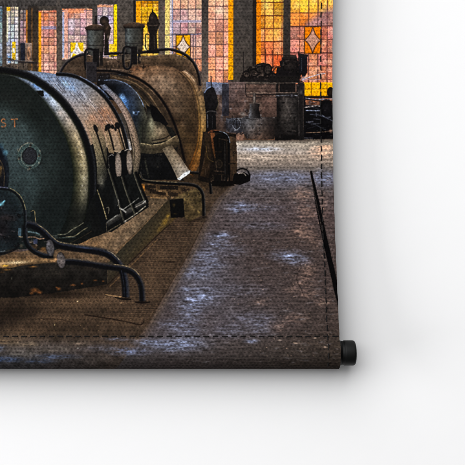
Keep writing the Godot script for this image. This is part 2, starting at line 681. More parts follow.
func paint_windows() -> void:
	# above and to the left of the picture the hall goes on in the same way
	for x in [-160.0, -118.0, -70.0, -30.0]:
		glass(x, -150, x + 26, 58, 8.6, 13, [K(200, 150, 110), K(190, 150, 140), K(190, 170, 170)], 4)
	for w in [[6, 26], [40, 57], [63, 92], [97, 117]]:
		glass(w[0], -140, w[1], -22, 8, 13, [K(205, 165, 120), K(195, 150, 130)], 4)
	for w in [[136, 158], [165, 201], [208, 233], [256, 283], [290, 333]]:
		glass(w[0], -140, w[1], 1, 8.2, 13, [K(205, 165, 120), K(205, 150, 90)], 4)
	# left bay
	noise(n_blot, 0.35)
	rect(0, 0, 38, 72, K(58, 54, 53), K(74, 64, 56))
	glass(-4, 6, 2.6, 66, 3.2, 7, [K(105, 125, 145), K(150, 172, 190), K(120, 140, 160)], 2, K(60, 60, 70))
	glass(6.6, 7, 18.5, 64, 4, 7.2, [K(190, 180, 150), K(188, 196, 202), K(190, 205, 222), K(170, 180, 200), K(180, 195, 215)], 3, K(70, 70, 85), 0.8)
	noise(n_grain, 0.2)
	rect(6.6, 7, 10.5, 11, K(226, 170, 40))
	rect(6.8, 11, 8.2, 42, K(215, 205, 160, 0.6))
	rect(12.2, 42, 15.8, 60, K(208, 168, 30))
	rect(12.6, 48, 15, 53, K(220, 215, 200))
	rect(8, 56, 11, 63, K(70, 130, 190, 0.55))
	glass(20.3, 10.5, 26, 43, 3, 7.2, [K(128, 125, 135), K(150, 125, 140), K(165, 140, 150)], 3, K(60, 55, 65), 0.7)
	noise(n_blot, 0.4)
	rect(26, 10, 27.6, 43, K(150, 95, 40))
	rect(27.6, 2, 38.4, 76, K(44, 39, 36), K(66, 52, 40))
	rect(31.2, 8, 32.6, 74, K(92, 66, 42))
	rect(0, 0, 60, 6, K(64, 60, 58), K(54, 50, 48))
	for x in [4.0, 8, 12, 16, 20, 24]: ink([x, 1, x + 0.5, 8], 1.2, K(110, 108, 105, 0.35))
	# small cabinet before it
	rect(20.8, 43, 25, 61, K(32, 34, 44))
	rect(25.4, 43, 32, 62, K(128, 108, 96), K(98, 78, 66))
	disc(28.8, 54, 2.4, 7.5, [[0, K(60, 48, 42)], [0.6, K(150, 110, 84)], [1, K(110, 90, 78)]])
	glow(28.8, 49, 2, 3, K(205, 150, 110, 0.8))
	clutter(0, 58, 38, 70, 34, K(120, 100, 84), K(30, 26, 26), 0.5)
	noise(n_grain, 0.0)
	ink([18, 62, 28, 62.6, 37, 63], 2.2, K(34, 30, 32, 0.95)); ink([18, 60.6, 34, 61.4], 0.9, K(120, 116, 116, 0.7)); ink([8, 60.4, 14, 61.4, 20, 61], 1.4, K(60, 56, 58, 0.9))
	# second bay
	glass(38.6, 10.8, 56.6, 76, 5.2, 8.2, [K(214, 150, 122), K(200, 150, 140), K(205, 156, 150), K(214, 165, 150), K(212, 172, 160), K(206, 172, 165)], 2, K(92, 62, 62), 0.7)
	noise(n_grain, 0.2)
	rect(38.6, 12, 41.5, 76, K(222, 140, 22), K(214, 150, 32))
	rect(41.5, 26.5, 56.4, 29.3, K(128, 130, 165, 0.75))
	noise(n_blot, 0.3)
	rect(56.6, 0, 62.3, 74, K(74, 68, 64), K(86, 74, 64))
	# third bay, lavender with an amber ornament
	glass(62.2, 8.6, 92.2, 60, 6, 8.2, [K(226, 150, 112), K(190, 165, 178), K(196, 176, 192), K(200, 182, 186), K(196, 182, 178), K(190, 160, 140)], 2, K(95, 80, 95), 0.7)
	noise(n_grain, 0.2)
	rect(62.2, 12, 64.2, 58, K(140, 165, 205, 0.7))
	rect(64.2, 9.2, 68, 58, K(222, 155, 130, 0.65))
	rect(68, 9, 84, 13, K(225, 140, 95, 0.7))
	glow(72, 24, 5, 9, K(235, 225, 230, 0.7))
	rect(70.4, 42.5, 83.4, 57, K(212, 204, 200))
	poly([70.6, 42.6, 76.2, 42.6, 74.6, 49, 71.6, 53, 70.6, 51], K(226, 182, 26))
	poly([77.6, 42.6, 83.2, 42.6, 83.2, 52, 81, 51, 78.6, 47], K(220, 178, 24))
	poly([71, 58, 73.4, 53.2, 77, 55, 76, 58], K(224, 184, 30))
	noise(n_grain, 0.0)
	ink([62, 42.2, 92, 41.8], 1.3, K(70, 55, 60, 0.8))
	ink([70.2, 42, 70.2, 58], 1.2, K(80, 62, 50, 0.8))
	noise(n_blot, 0.3)
	rect(92.2, 0, 97.2, 66, K(66, 62, 60), K(78, 68, 60))
	# fourth bay with its bright yellow edge
	glass(97.2, 4.4, 117, 60, 5.4, 8.2, [K(200, 170, 165), K(168, 172, 205), K(190, 180, 200), K(205, 190, 205), K(190, 180, 180)], 3, K(80, 75, 95), 0.7)
	noise(n_grain, 0.2)
	rect(97.2, 5, 113, 7.5, K(215, 150, 110, 0.8))
	rect(109.4, 44, 113.6, 57, K(225, 190, 60))
	rect(113.6, 4.4, 117, 56, K(232, 204, 22), K(226, 184, 20))
	noise(n_blot, 0.3)
	rect(117, 0, 136, 72, K(72, 66, 62), K(80, 70, 60))
	rect(60, 0, 118, 4.2, K(66, 62, 60))
	poly([60, 4, 118, 3.4, 97, 5, 62, 8.8], K(58, 54, 52))
	# fifth bay, amber
	glass(136, 1, 158.4, 56, 5.6, 7, [K(214, 158, 34), K(218, 178, 58), K(216, 176, 74), K(205, 170, 90), K(226, 196, 96), K(224, 200, 120)], 2, K(105, 72, 30), 0.8)
	noise(n_grain, 0.2)
	rect(136, 1.5, 140.2, 22, K(228, 146, 16), K(222, 150, 24))
	rect(144, 26, 147.5, 50, K(225, 180, 40), K(230, 210, 140))
	rect(140, 7, 156, 11, K(230, 190, 40, 0.5))
	noise(n_blot, 0.3)
	rect(158.4, 0, 165, 60, K(80, 72, 67), K(88, 78, 70))
	rect(136, -6, 205, 1, K(64, 58, 54))
	# sixth bay, rose
	glass(165, 0, 201.8, 72, 7.7, 12.5, [K(214, 176, 160), K(198, 172, 172), K(196, 170, 176), K(202, 172, 160), K(206, 160, 138), K(204, 140, 106)], 9.0, K(78, 66, 74))
	noise(n_grain, 0.22)
	rect(165, 0, 169.6, 60, K(216, 190, 106), K(206, 192, 130))
	rect(170.2, 0, 171.4, 56, K(222, 225, 226, 0.9))
	rect(171.8, 0, 173, 60, K(130, 138, 170, 0.8))
	rect(173, 20, 201, 22.6, K(165, 165, 195, 0.6))
	noise(n_grain, 0.0)
	ink([165, 35.2, 201, 34.2], 1.3, K(92, 96, 125, 0.9))
	quatrefoil(176, 35, 190.4, 58.6, K(226, 160, 18), K(214, 196, 186))
	ink([193.2, 35, 193.2, 70], 1.6, K(70, 58, 66, 0.7))
	noise(n_blot, 0.25)
	rect(201.6, 0, 208.2, 92, K(54, 50, 48), K(98, 86, 78))
	# seventh bay
	glass(208.2, 0, 228.4, 86, 7.6, 12.7, [K(214, 178, 150), K(206, 168, 158), K(204, 158, 146), K(212, 158, 138), K(222, 166, 138), K(212, 158, 140)], 6.4, K(92, 66, 68))
	glow(219, 11, 8, 5, K(235, 220, 185, 0.75))
	noise(n_grain, 0.18)
	rect(228.4, 0, 233.2, 80, K(228, 142, 14), K(214, 150, 10))
	noise(n_grain, 0.0)
	for y in [6.0, 19.0, 31.5, 44.5, 57.5, 66.0]: ink([228.4, y, 233.2, y], 1.0, K(120, 70, 20, 0.8), false)
	noise(n_blot, 0.25)
	rect(233.2, 0, 253, 88, K(64, 59, 56), K(70, 62, 56))
	rect(252.6, 0, 256.4, 66, K(36, 30, 28))
	# eighth bay
	glass(256.4, 0, 283.4, 76, 8.6, 13, [K(196, 178, 92), K(206, 162, 88), K(208, 162, 96), K(206, 146, 104), K(214, 132, 92), K(220, 132, 90)], 2.6, K(98, 48, 34))
	noise(n_grain, 0.2)
	rect(256.4, 0, 261, 64, K(220, 122, 12), K(226, 128, 20))
	noise(n_grain, 0.0)
	for y in [2.6, 16.0, 29.0, 42.0, 55.0]: ink([256.4, y, 283.4, y], 1.1, K(96, 44, 24, 0.8), false)
	glow(266, 6, 5, 6, K(206, 205, 110, 0.6)); glow(276, 33, 6, 6, K(205, 190, 90, 0.5)); glow(268, 62, 8, 5, K(235, 140, 100, 0.6))
	noise(n_blot, 0.25)
	rect(283.2, 0, 290.6, 66, K(56, 50, 47), K(50, 44, 40))
	# ninth bay
	glass(290.6, 0, 333, 84, 9.3, 13.2, [K(226, 196, 84), K(222, 150, 82), K(176, 132, 122), K(186, 138, 126), K(196, 146, 130), K(202, 150, 130)], 13, K(96, 50, 44))
	glow(304, 4, 16, 8, K(236, 214, 96, 0.65)); glow(297, 17, 9, 9, K(230, 146, 66, 0.7)); glow(312, 16, 8, 7, K(226, 140, 70, 0.5))
	noise(n_blot, 0.3)
	strip([[303, 22, 318, 10, 333, 1], [307, 26, 320, 17, 333, 10], [309, 27, 320, 26.6, 333, 26]], [[K(150, 116, 122, 0.0)], [K(146, 112, 122, 0.8)], [K(150, 116, 122, 0.8)]])
	noise(n_grain, 0.0)
	for x in [308.6, 317.9, 327.4]: ink([x, 0, x, 84], 1.3, K(84, 48, 48, 0.7), false)
	ink([290.6, 26.8, 333, 25.6], 1.4, K(80, 44, 40, 0.9))
	ink([290.6, 54, 333, 53.4], 1.2, K(90, 50, 46, 0.8))
	for p in [[304, 60], [311, 64], [326, 62], [330, 70], [312, 72], [322, 76], [307, 76], [318, 68]]: glow(p[0], p[1], 4, 3.2, K(236, 178, 150, 0.75))
	for p in [[328, 30], [326, 38], [330, 47], [300, 36], [298, 46]]: glow(p[0], p[1], 3.4, 2.6, K(226, 140, 104, 0.7))
	quatrefoil(304.8, 26.6, 321.4, 53.6, K(232, 122, 6), K(190, 142, 124))
	noise(n_grain, 0.16)
	rect(304, 82.2, 333, 96, K(236, 172, 10), K(232, 160, 14))
	noise(n_grain, 0.0)
	for x in [312.0, 321.0, 327.5]: ink([x, 82, x, 96], 1.2, K(110, 66, 12, 0.8), false)
	ink([304, 89.2, 333, 88.8], 1.1, K(110, 66, 12, 0.7), false)
	glow(316, 89, 4, 2.4, K(250, 200, 50, 0.7)); glow(309, 92, 3, 2, K(250, 205, 60, 0.6))

func paint_floor() -> void:
	noise(n_streak, 0.34)
	# rows of tone from the back of the hall to the front
	var rows := [[139, K(120, 112, 105), K(128, 116, 104)], [143, K(176, 168, 160), K(150, 138, 124)], [149, K(172, 170, 174), K(160, 146, 132)], [156, K(168, 154, 140), K(156, 138, 124)], [163, K(140, 126, 116), K(134, 120, 110)], [169, K(100, 91, 85), K(104, 95, 90)], [176, K(94, 88, 92), K(98, 92, 98)], [190, K(78, 70, 69), K(83, 74, 73)], [215, K(74, 64, 62), K(78, 65, 64)], [250, K(73, 64, 64), K(71, 60, 57)], [290, K(74, 67, 69), K(71, 60, 57)], [325, K(73, 65, 67), K(65, 55, 51)], [345, K(69, 63, 64), K(60, 51, 45)], [362, K(62, 56, 56), K(53, 46, 41)], [420, K(45, 42, 43), K(43, 38, 35)]]
	for k in rows.size() - 1:
		var a: Array = rows[k]
		var b: Array = rows[k + 1]
		strip([[U0, a[0], 160, a[0], 333, a[0]], [U0, b[0], 160, b[0], 333, b[0]]], [[a[1], a[1], a[2]], [b[1], b[1], b[2]]], 4, false)
	noise(n_streak, 0.4, 0.0)
	for p in [[276, 182, 60, 14, .35], [205, 275, 46, 60, .35], [250, 215, 60, 26, .22], [240, 320, 60, 30, .15], [180, 340, 50, 18, .3]]:
		glow(p[0], p[1], p[2], p[3], K(112, 116, 136, p[4]))
	noise(n_streak, 0.45, 0.45)
	glow(322, 152, 18, 9, K(214, 172, 146, 0.75)); glow(326, 147, 12, 4, K(220, 170, 140, 0.6))
	glow(262, 149, 24, 3.4, K(190, 196, 214, 0.7)); glow(258, 158, 20, 3, K(206, 186, 170, 0.6))
	# cold sky light on worn patches
	for p in [[282, 177, 36, 7, .55], [324, 178, 14, 10, .6], [240, 206, 15, 6, .5], [236, 211, 9, 3, .6], [221, 236, 16, 5, .55], [217, 244, 14, 6, .5], [206, 256, 16, 8, .5], [232, 250, 18, 7, .3], [196, 273, 22, 8, .45], [214, 265, 14, 5, .4], [200, 296, 22, 12, .5], [190, 308, 16, 12, .5], [186, 326, 18, 14, .45], [184, 343, 26, 7, .55], [168, 345, 18, 6, .5], [286, 256, 20, 7, .62], [296, 261, 14, 6, .5], [262, 226, 30, 5, .22], [250, 318, 26, 8, .28], [258, 328, 14, 9, .3], [228, 330, 20, 8, .3], [248, 340, 8, 3, .6], [170, 324, 14, 6, .35], [240, 290, 30, 8, .2], [256, 208, 30, 4, .3]]:
		glow(p[0], p[1], p[2] * 1.25, p[3] * 1.3, K(122, 132, 162, p[4] * 0.8))
	for p in [[286, 256, 8, 2.6], [204, 297, 9, 4], [192, 299, 7, 3], [221, 235, 8, 2], [238, 205, 7, 1.6], [182, 341, 10, 3], [186, 289, 8, 3]]:
		glow(p[0], p[1], p[2] * 1.2, p[3] * 1.2, K(150, 161, 194, 0.45))
	# warm window light
	for p in [[302, 194, 16, 9, .5], [306, 212, 14, 10, .45], [300, 232, 14, 12, .45], [312, 240, 8, 10, .4], [304, 270, 12, 10, .4], [300, 282, 12, 8, .35], [303, 294, 12, 6, .35], [288, 290, 10, 6, .25], [318, 302, 10, 5, .35], [274, 326, 12, 6, .3], [290, 318, 16, 6, .3], [258, 302, 12, 5, .25], [322, 206, 6, 20, .3]]:
		glow(p[0], p[1], p[2] * 1.2, p[3] * 1.2, K(156, 124, 108, p[4] * 0.85))
	noise(n_streak, 0.3, 0.0)
	for i in 700:
		var x := rg.randf_range(170, 330)
		var y := rg.randf_range(178, 362)
		if x > 236 - (y - 180) * 0.5:
			glow(x, y, rg.randf_range(1.2, 6), rg.randf_range(0.6, 1.6), K(138, 134, 140, rg.randf_range(0.1, 0.42)) if rg.randf() < 0.42 else K(24, 20, 19, rg.randf_range(0.2, 0.6)), rg.randf_range(-0.25, 0.25))
	for i in 150:
		var x := rg.randf_range(230, 332)
		glow(x, rg.randf_range(180, 355), rg.randf_range(0.6, 1.4), rg.randf_range(0.4, 0.8), K(205, 170, 145, rg.randf_range(0.2, 0.7)))
	for p in [[290, 342], [318, 346], [322, 302], [318, 303], [275, 339], [309, 337]]: glow(p[0], p[1], 3.2, 1.1, K(190, 164, 144, 0.6))
	# cracks
	noise(n_grain, 0.0)
	ink([297, 262, 298, 268, 294, 274, 294, 282, 297, 288, 300, 296], 0.9, K(30, 24, 22, 0.7))
	ink([299, 240, 296, 246, 300, 250, 308, 253], 0.8, K(34, 26, 24, 0.6))
	for i in 26:
		var x := rg.randf_range(180, 300)
		var y := rg.randf_range(190, 360)
		ink([x, y, x + rg.randf_range(6, 20), y + rg.randf_range(-1.5, 1.5)], 0.8, K(30, 24, 24, rg.randf_range(0.25, 0.55)))
	# warm brown floor in the shade on the left, and its boundary
	noise(n_blot, 0.35)
	strip([[U0, 280, 60, 280, 110, 230, 190, 190, 232, 180], [U0, 420, 60, 420, 100, 392, 150, 322, 170, 286, 190, 251, 205, 221, 214, 202, 237, 180]], [[K(50, 40, 32), K(47, 37, 29), K(52, 41, 32), K(60, 47, 37)], [K(57, 47, 39), K(52, 44, 38), K(58, 47, 38), K(66, 53, 43), K(68, 55, 44)]], 40)
	strip([[130, 352, 150, 322, 170, 286, 190, 251, 205, 221, 214, 202, 237, 180], [142, 354, 160, 324, 180, 289, 199, 254, 213, 224, 223, 204, 245, 182]], [[K(76, 62, 53, 1)], [K(78, 70, 67, 0)]], 30)
	noise(n_grain, 0.0)
	ink([146, 326, 170, 285, 190, 250, 205, 220], 1.1, K(34, 25, 20, 0.45))
	ink([152, 322, 176, 284, 195, 250, 209, 221, 219, 203, 238, 181], 2.6, K(96, 82, 72, 0.45))
	noise(n_grain, 0.25)
	for i in 130:   # ribs of the tread plates
		var t := i / 130.0
		var y := lerpf(200, 322, t)
		var xr := lerpf(212, 152, t)
		ink([xr - rg.randf_range(30, 60), y + 0.6, xr - 2, y], 0.9, K(34, 24, 18, 0.32) if i % 2 else K(112, 86, 62, 0.25), false)
	# light on the brown floor before the plinth
	for p in [[70, 303, 46, 10, .5], [92, 297, 30, 12, .5], [118, 300, 30, 12, .45], [60, 317, 50, 9, .45], [30, 330, 34, 9, .4], [126, 320, 34, 10, .35], [150, 280, 20, 26, .35], [160, 255, 22, 24, .3], [20, 337, 30, 8, .45]]:
		glow(p[0], p[1], p[2], p[3], K(106, 83, 63, p[4]))
	glow(14, 312, 34, 12, K(20, 15, 12, .65)); glow(-6, 322, 24, 10, K(18, 14, 12, .6)); glow(60, 294, 60, 6, K(20, 15, 12, .6)); glow(170, 262, 9, 1.4, K(18, 12, 8, .8)); glow(100, 284, 24, 8, K(22, 17, 13, .6))
	ink([86, 314, 108, 317.5, 128, 321, 142, 324, 145, 320], 1.8, K(26, 18, 14, 0.85))
	ink([40, 318, 60, 318.5, 76, 322], 1.0, K(26, 18, 14, 0.6))
	ink([106, 294, 118, 296, 126, 297], 1.3, K(190, 150, 104, 0.6))
	for i in 40:
		glow(rg.randf_range(30, 150), rg.randf_range(294, 330), rg.randf_range(0.5, 2.2), rg.randf_range(0.4, 0.8), K(196, 156, 112, rg.randf_range(0.2, 0.6)) if rg.randf() < 0.55 else K(20, 15, 12, 0.6))
	glow(79, 301, 2, 1, K(230, 205, 160, 0.9)); glow(57, 324, 0.8, 1.6, K(190, 170, 120, 0.8))
	# the cold strip along the bottom
	noise(n_blot, 0.5)
	strip([[U0, 326, 40, 328, 110, 330, 176, 328], [U0, 344, 40, 345, 110, 345, 176, 342], [U0, 360, 40, 360, 110, 360, 176, 360], [U0, 420, 40, 420, 110, 420, 176, 420]], [[K(70, 58, 46, 0)], [K(78, 68, 58, .9), K(80, 70, 59, .85), K(72, 65, 60, .85), K(76, 74, 80, .4), K(80, 80, 92, 0)], [K(60, 62, 70), K(64, 65, 72), K(60, 59, 61), K(60, 58, 60, .6), K(60, 58, 60, 0)], [K(34, 40, 54), K(34, 38, 48), K(40, 40, 44), K(44, 42, 42, .6), K(44, 42, 42, 0)]], 20)
	noise(n_streak, 0.45, 0.4)
	for p in [[6, 340, 22, 5, 112, 92, 70, .5], [30, 343, 20, 5, 118, 102, 84, .5], [58, 348, 26, 5, 106, 97, 88, .45], [82, 343, 24, 5, 98, 85, 74, .5], [26, 352, 20, 6, 118, 112, 106, .4], [104, 347, 26, 5, 92, 92, 104, .4], [132, 350, 28, 6, 108, 118, 150, .55], [150, 341, 22, 5, 116, 128, 160, .5], [60, 355, 30, 4, 84, 98, 128, .5], [10, 358, 26, 5, 66, 84, 120, .6], [2, 347, 12, 5, 96, 110, 140, .45], [120, 338, 20, 3, 106, 112, 136, .45], [44, 360, 22, 4, 70, 84, 112, .5]]:
		glow(p[0], p[1], p[2], p[3], K(p[4], p[5], p[6], p[7]))
	glow(81.6, 346.6, 1.6, 1.0, K(226, 222, 212, 0.95))
	noise(n_grain, 0.0)
	# the long slot in the floor
	poly([309.6, 171, 311.6, 171, 318.6, 203, 324.5, 236, 331.5, 272, 334, 290, 334, 312, 329.6, 290, 325.6, 268, 321, 243, 316, 214], K(8, 7, 8))
	ink([308.6, 168, 311, 180, 316, 206, 321.6, 238], 0.9, K(120, 104, 96, 0.5))
	ink([313, 172, 319, 200, 327, 238, 333, 272], 0.9, K(112, 96, 90, 0.45))

func paint_far_machines() -> void:
	noise(n_blot, 0.45)
	# brick parapet behind
	rect(208, 84, 283, 140, K(84, 67, 60), K(58, 46, 40))
	strip([[206, 82, 228, 83, 240, 86], [206, 94, 228, 96, 240, 100]], [[K(104, 116, 146), K(110, 118, 140), K(98, 90, 92)], [K(88, 86, 96), K(92, 88, 92), K(90, 76, 72)]], 8)
	rect(228, 82, 246, 112, K(98, 82, 79), K(82, 65, 59))
	noise(n_grain, 0.0)
	for r in 10:
		var y := 84.0 + r * 4.6
		ink([228, y, 284, y + 0.3], 0.8, K(58, 42, 38, 0.6), false)
		for x in 9:
			var bx := 230.0 + x * 6.4 + (3.2 if r % 2 else 0.0)
			ink([bx, y, bx, y + 4.6], 0.7, K(58, 42, 38, 0.5), false)
			if rg.randf() < 0.5: glow(bx + 3, y + 2.3, 3, 1.8, K(134, 96, 82, 0.35))
	noise(n_blot, 0.5)
	rect(222, 84, 229, 116, K(52, 52, 60), K(40, 38, 44))
	# foot of the wall and the pale wooden crate
	rect(226, 118, 262, 134, K(70, 72, 80), K(58, 54, 56))
	glow(236, 122, 10, 5, K(120, 128, 146, 0.55)); glow(254, 118, 14, 5, K(120, 116, 120, 0.35))
	rect(244, 128, 278, 140, K(74, 58, 48), K(92, 66, 50))
	rect(226, 132, 244, 141, K(120, 92, 78, 0.7), K(150, 110, 92, 0.9))
	glow(243, 114, 5, 3, K(150, 150, 150, 0.5)); glow(236, 128, 5, 2, K(170, 170, 180, 0.6))
	# the black pump before the ring
	poly([204, 93, 208, 88, 211, 86, 214, 88, 217, 96, 219, 104, 216, 112, 214, 132, 205, 132], K(26, 24, 25), K(14, 13, 14))
	ink([204.4, 93, 207, 89, 211, 86.5], 1.6, K(120, 136, 168, 0.9))
	ink([211, 76, 211.3, 86], 1.5, K(30, 26, 28, 0.95))
	ink([217.6, 98, 218.5, 104, 216, 110], 1.2, K(96, 84, 60, 0.7))
	ink([206, 113, 210, 111, 216, 112, 217, 116], 1.6, K(70, 66, 66, 0.8))
	rect(205, 116, 216, 130, K(16, 15, 16))
	ink([207.4, 114, 207.8, 128], 1.2, K(88, 90, 96, 0.75)); ink([212.4, 116, 212.4, 128], 0.9, K(62, 60, 62, 0.7))
	glow(221, 106, 4, 4, K(120, 110, 110, 0.35))
	# ring valve gear at 228 - 243
	ink([233, 122, 238, 118, 241, 122, 240, 130, 236, 134], 2.2, K(24, 22, 24, 0.9))
	ink([241, 118, 243, 126, 240, 134, 244, 133], 1.4, K(18, 16, 18, 0.95))
	rect(229, 121, 242, 133, K(40, 40, 46, 0.7))
	glow(237, 120, 3, 2, K(150, 158, 176, 0.7))
	# small stool pump at 248 - 260
	poly([249.4, 103, 259.6, 103, 258.4, 109, 260, 112, 260, 118, 249, 118, 250.6, 110], K(42, 34, 32), K(34, 30, 30))
	ink([245, 93, 254, 93.6, 263, 93.4], 1.2, K(150, 128, 112, 0.8)); ink([254.4, 94, 254.2, 103], 1.8, K(104, 92, 86, 0.9))
	poly([246, 117, 262, 117, 268, 122, 268, 128, 240, 128], K(64, 62, 64), K(50, 46, 46))
	glow(250.4, 112, 2, 7, K(136, 140, 150, 0.65)); glow(255, 107, 2.4, 2, K(96, 80, 72, 0.6))
	# the round pot under the stool pump
	noise(n_blot, 0.5)
	strip([[241, 118, 241.6, 128, 246, 138], [248, 117, 249, 128, 251, 139], [257, 116.6, 258, 128, 258, 140], [267, 117, 268, 128, 267, 139.6], [277, 118, 277, 128, 274, 139]], [[K(52, 52, 56), K(50, 48, 50), K(44, 38, 36)], [K(96, 96, 100), K(84, 80, 80), K(66, 54, 48)], [K(84, 80, 80), K(80, 70, 65), K(78, 60, 50)], [K(60, 53, 51), K(54, 45, 41), K(56, 43, 36)], [K(34, 29, 28), K(28, 24, 23), K(30, 24, 22)]], 8)
	ink([241, 118.4, 248, 115.6, 257, 114.8, 267, 115.6, 277, 118.2], 1.6, K(126, 122, 122, 0.6))
	disc(236.6, 124, 4.6, 6.6, [[0.55, K(40, 38, 42, 0)], [0.68, K(22, 20, 22)], [0.86, K(120, 124, 134)], [1, K(20, 18, 20, 0.7)]], 0.1, 22)
	ink([236.6, 118, 236.8, 130], 1.2, K(20, 18, 20, 0.9)); ink([232.6, 124, 240.8, 124], 1.2, K(20, 18, 20, 0.9))
	# big dark engine
	rect(276, 84, 305, 138, K(38, 34, 33), K(26, 24, 24))
	rect(275, 100, 304, 140, K(46, 41, 39), K(19, 17, 17))
	strip([[276, 98, 276.6, 118, 281, 132], [281, 98, 281.6, 120, 285, 135], [287, 98, 287.6, 120, 289, 136], [295, 98, 295.6, 120, 296, 135], [304, 98, 304, 118, 302, 131]], [[K(20, 18, 18)], [K(50, 45, 43), K(44, 40, 38), K(26, 23, 22)], [K(70, 64, 61), K(60, 55, 52), K(34, 31, 30)], [K(42, 38, 37), K(38, 35, 34), K(22, 20, 20)], [K(20, 18, 18)]], 10)
	rect(284, 60, 296, 90, K(30, 27, 26))
	rect(302, 96, 333, 139, K(16, 15, 17), K(9, 8, 10))
	rect(306, 98, 333, 105, K(150, 92, 62), K(98, 66, 52))
	glow(313, 101, 6, 2, K(214, 126, 72, 0.8)); glow(298, 118, 8, 10, K(54, 50, 48, 0.5))
	noise(n_grain, 0.25)
	# flywheel heap 242 - 270
	poly([240, 78, 243, 72, 247, 70, 250, 66, 254, 68, 257, 64, 264, 62.6, 269, 65, 271, 70, 276, 74, 279, 80, 240, 82], K(28, 24, 23))
	for q in [[262, 71, 8, 5.6, 0.2], [268, 69.6, 4.4, 6, 0.0], [254, 73, 5, 4, 0.3], [246.6, 74.6, 4, 3.6, 0.0], [273, 76.6, 5, 3.6, 0.0]]:
		disc(q[0], q[1], q[2], q[3], [[0, K(64, 54, 48)], [0.35, K(34, 29, 27)], [0.6, K(52, 44, 40)], [0.75, K(22, 19, 19)], [1, K(15, 13, 13)]], q[4], 18)
	clutter(241, 66, 276, 80, 46, K(104, 88, 78), K(12, 10, 10), 0.35)
	ink([243.4, 52, 243.6, 80], 1.2, K(24, 20, 20, 0.9))
	ink([265.8, 49, 266, 66], 1.3, K(40, 26, 24, 0.9)); ink([272.4, 50, 272.6, 66], 1.3, K(40, 26, 24, 0.9)); ink([278, 52, 278, 60], 1.0, K(50, 32, 28, 0.7))
	clutter(278, 84, 304, 138, 60, K(74, 66, 62), K(10, 9, 9), 0.6)
	clutter(304, 98, 333, 138, 46, K(80, 80, 90), K(6, 6, 7), 0.15, 9.0)
	clutter(222, 100, 262, 138, 60, K(120, 118, 122), K(24, 20, 20), 0.5)
	clutter(246, 84, 276, 112, 26, K(130, 106, 94), K(40, 30, 28), 0.2, 8.0)
	# governor: funnel, dome and hanging canister
	poly([280, 62, 284, 58, 296, 58, 300, 62, 298, 70, 293, 76, 285, 76, 281, 70], K(26, 22, 22))
	poly([284, 55, 296, 55, 298, 59, 282, 59], K(34, 29, 27)); ink([283, 56.5, 297, 56.5], 1.1, K(66, 58, 54, 0.6))
	poly([277, 68, 284, 66, 300, 66, 303, 72, 300, 78, 276, 78], K(22, 19, 20))
	disc(290, 66, 8, 5, [[0, K(44, 38, 36)], [1, K(20, 17, 17, 0.8)]])
	ink([272, 80, 274, 70, 280, 66], 1.4, K(20, 16, 16, 0.9)); ink([271, 70, 275, 66, 281, 68], 1.0, K(26, 20, 20, 0.9))
	rect(299.8, 55, 307.6, 73.4, K(22, 22, 27), K(18, 17, 21))
	poly([298.6, 53, 309, 55, 307.6, 57, 299.4, 56.5], K(30, 28, 30)); ink([302, 58, 302, 71], 1.2, K(60, 64, 74, 0.7))
	poly([301, 73, 307, 73, 305.4, 77, 303, 77], K(18, 17, 19))
	ink([298.6, 51, 299, 56, 298.8, 84], 1.5, K(24, 20, 20, 0.95))
	ink([302, 80, 312, 76.4, 322, 73.8, 326, 73.4], 1.4, K(186, 184, 200, 0.9)); ink([303, 78, 312, 80, 322, 79], 1.2, K(180, 164, 170, 0.6))
	glow(304, 79, 4, 4, K(170, 166, 186, 0.7)); glow(304, 86, 2, 5, K(90, 80, 76, 0.6))
	rect(270, 76, 300, 83, K(26, 23, 22))
	# pipework
	for q in [[[240, 80.6, 260, 81.2, 284, 81.4, 303, 81], 1.8, K(26, 23, 23), 1.0], [[246, 82.4, 270, 83, 303, 82.6], 0.9, K(112, 96, 86), .7], [[246, 92.6, 270, 92.8, 302, 92.4], 1.4, K(128, 108, 96), .75], [[250, 94, 280, 94.8, 303, 94.8], 1.6, K(22, 19, 19), .95], [[276, 95.6, 292, 95.2, 302, 96], 1.3, K(128, 130, 140), .8], [[258, 95, 268, 98, 277, 103.6], 1.1, K(46, 36, 34), .9], [[246, 84, 246, 94, 250, 97.4, 276, 97.6], 1.5, K(28, 24, 24), .9], [[262, 97.6, 275, 97.8], 1.0, K(150, 116, 102), .6]]:
		ink(q[0], q[1], Color(q[2].r, q[2].g, q[2].b, q[3]))
	rect(277.4, 83.4, 296, 92, K(24, 21, 21)); rect(278.6, 84.2, 280, 91.6, K(84, 66, 58)); rect(295.6, 84, 297, 92, K(96, 72, 62))
	rect(298.4, 82, 304.4, 140, K(34, 30, 30), K(24, 22, 22)); ink([299, 90, 299.2, 136], 1.0, K(96, 88, 84, 0.65)); ink([303.6, 86, 303.6, 130], 0.9, K(78, 66, 60, 0.6))
	disc(292, 95.6, 2.4, 2.6, [[0, K(96, 96, 104)], [0.5, K(50, 46, 48)], [1, K(24, 22, 24)]])
	disc(301.4, 92, 2.6, 3, [[0, K(88, 84, 84)], [1, K(30, 27, 28)]])
	glow(262, 106, 10, 5, K(140, 112, 98, 0.45)); ink([262, 114.6, 276, 115], 1.2, K(150, 118, 98, 0.6))
	# slide rods at the right edge
	for q in [[[304, 98.6, 314, 100, 326, 101.6, 333, 101.2], 2.2, K(18, 17, 20), 1.0], [[305, 97.8, 314, 99.2, 326, 99.6, 333, 98.6], 1.1, K(150, 156, 176), .9], [[305, 107.4, 316, 105.8, 322, 106.6], 1.6, K(178, 166, 162), .85], [[306, 110.4, 318, 110.6, 332, 111.6], 1.6, K(140, 148, 172), .85], [[304, 108.8, 333, 109.2], 1.1, K(8, 8, 10), .9], [[310, 114, 322, 116, 333, 121], 1.4, K(70, 74, 88), .75], [[306, 122, 316, 125, 326, 130], 1.2, K(48, 50, 58), .7], [[306, 132.6, 320, 132.2, 333, 130.6], 1.3, K(120, 96, 78), .8]]:
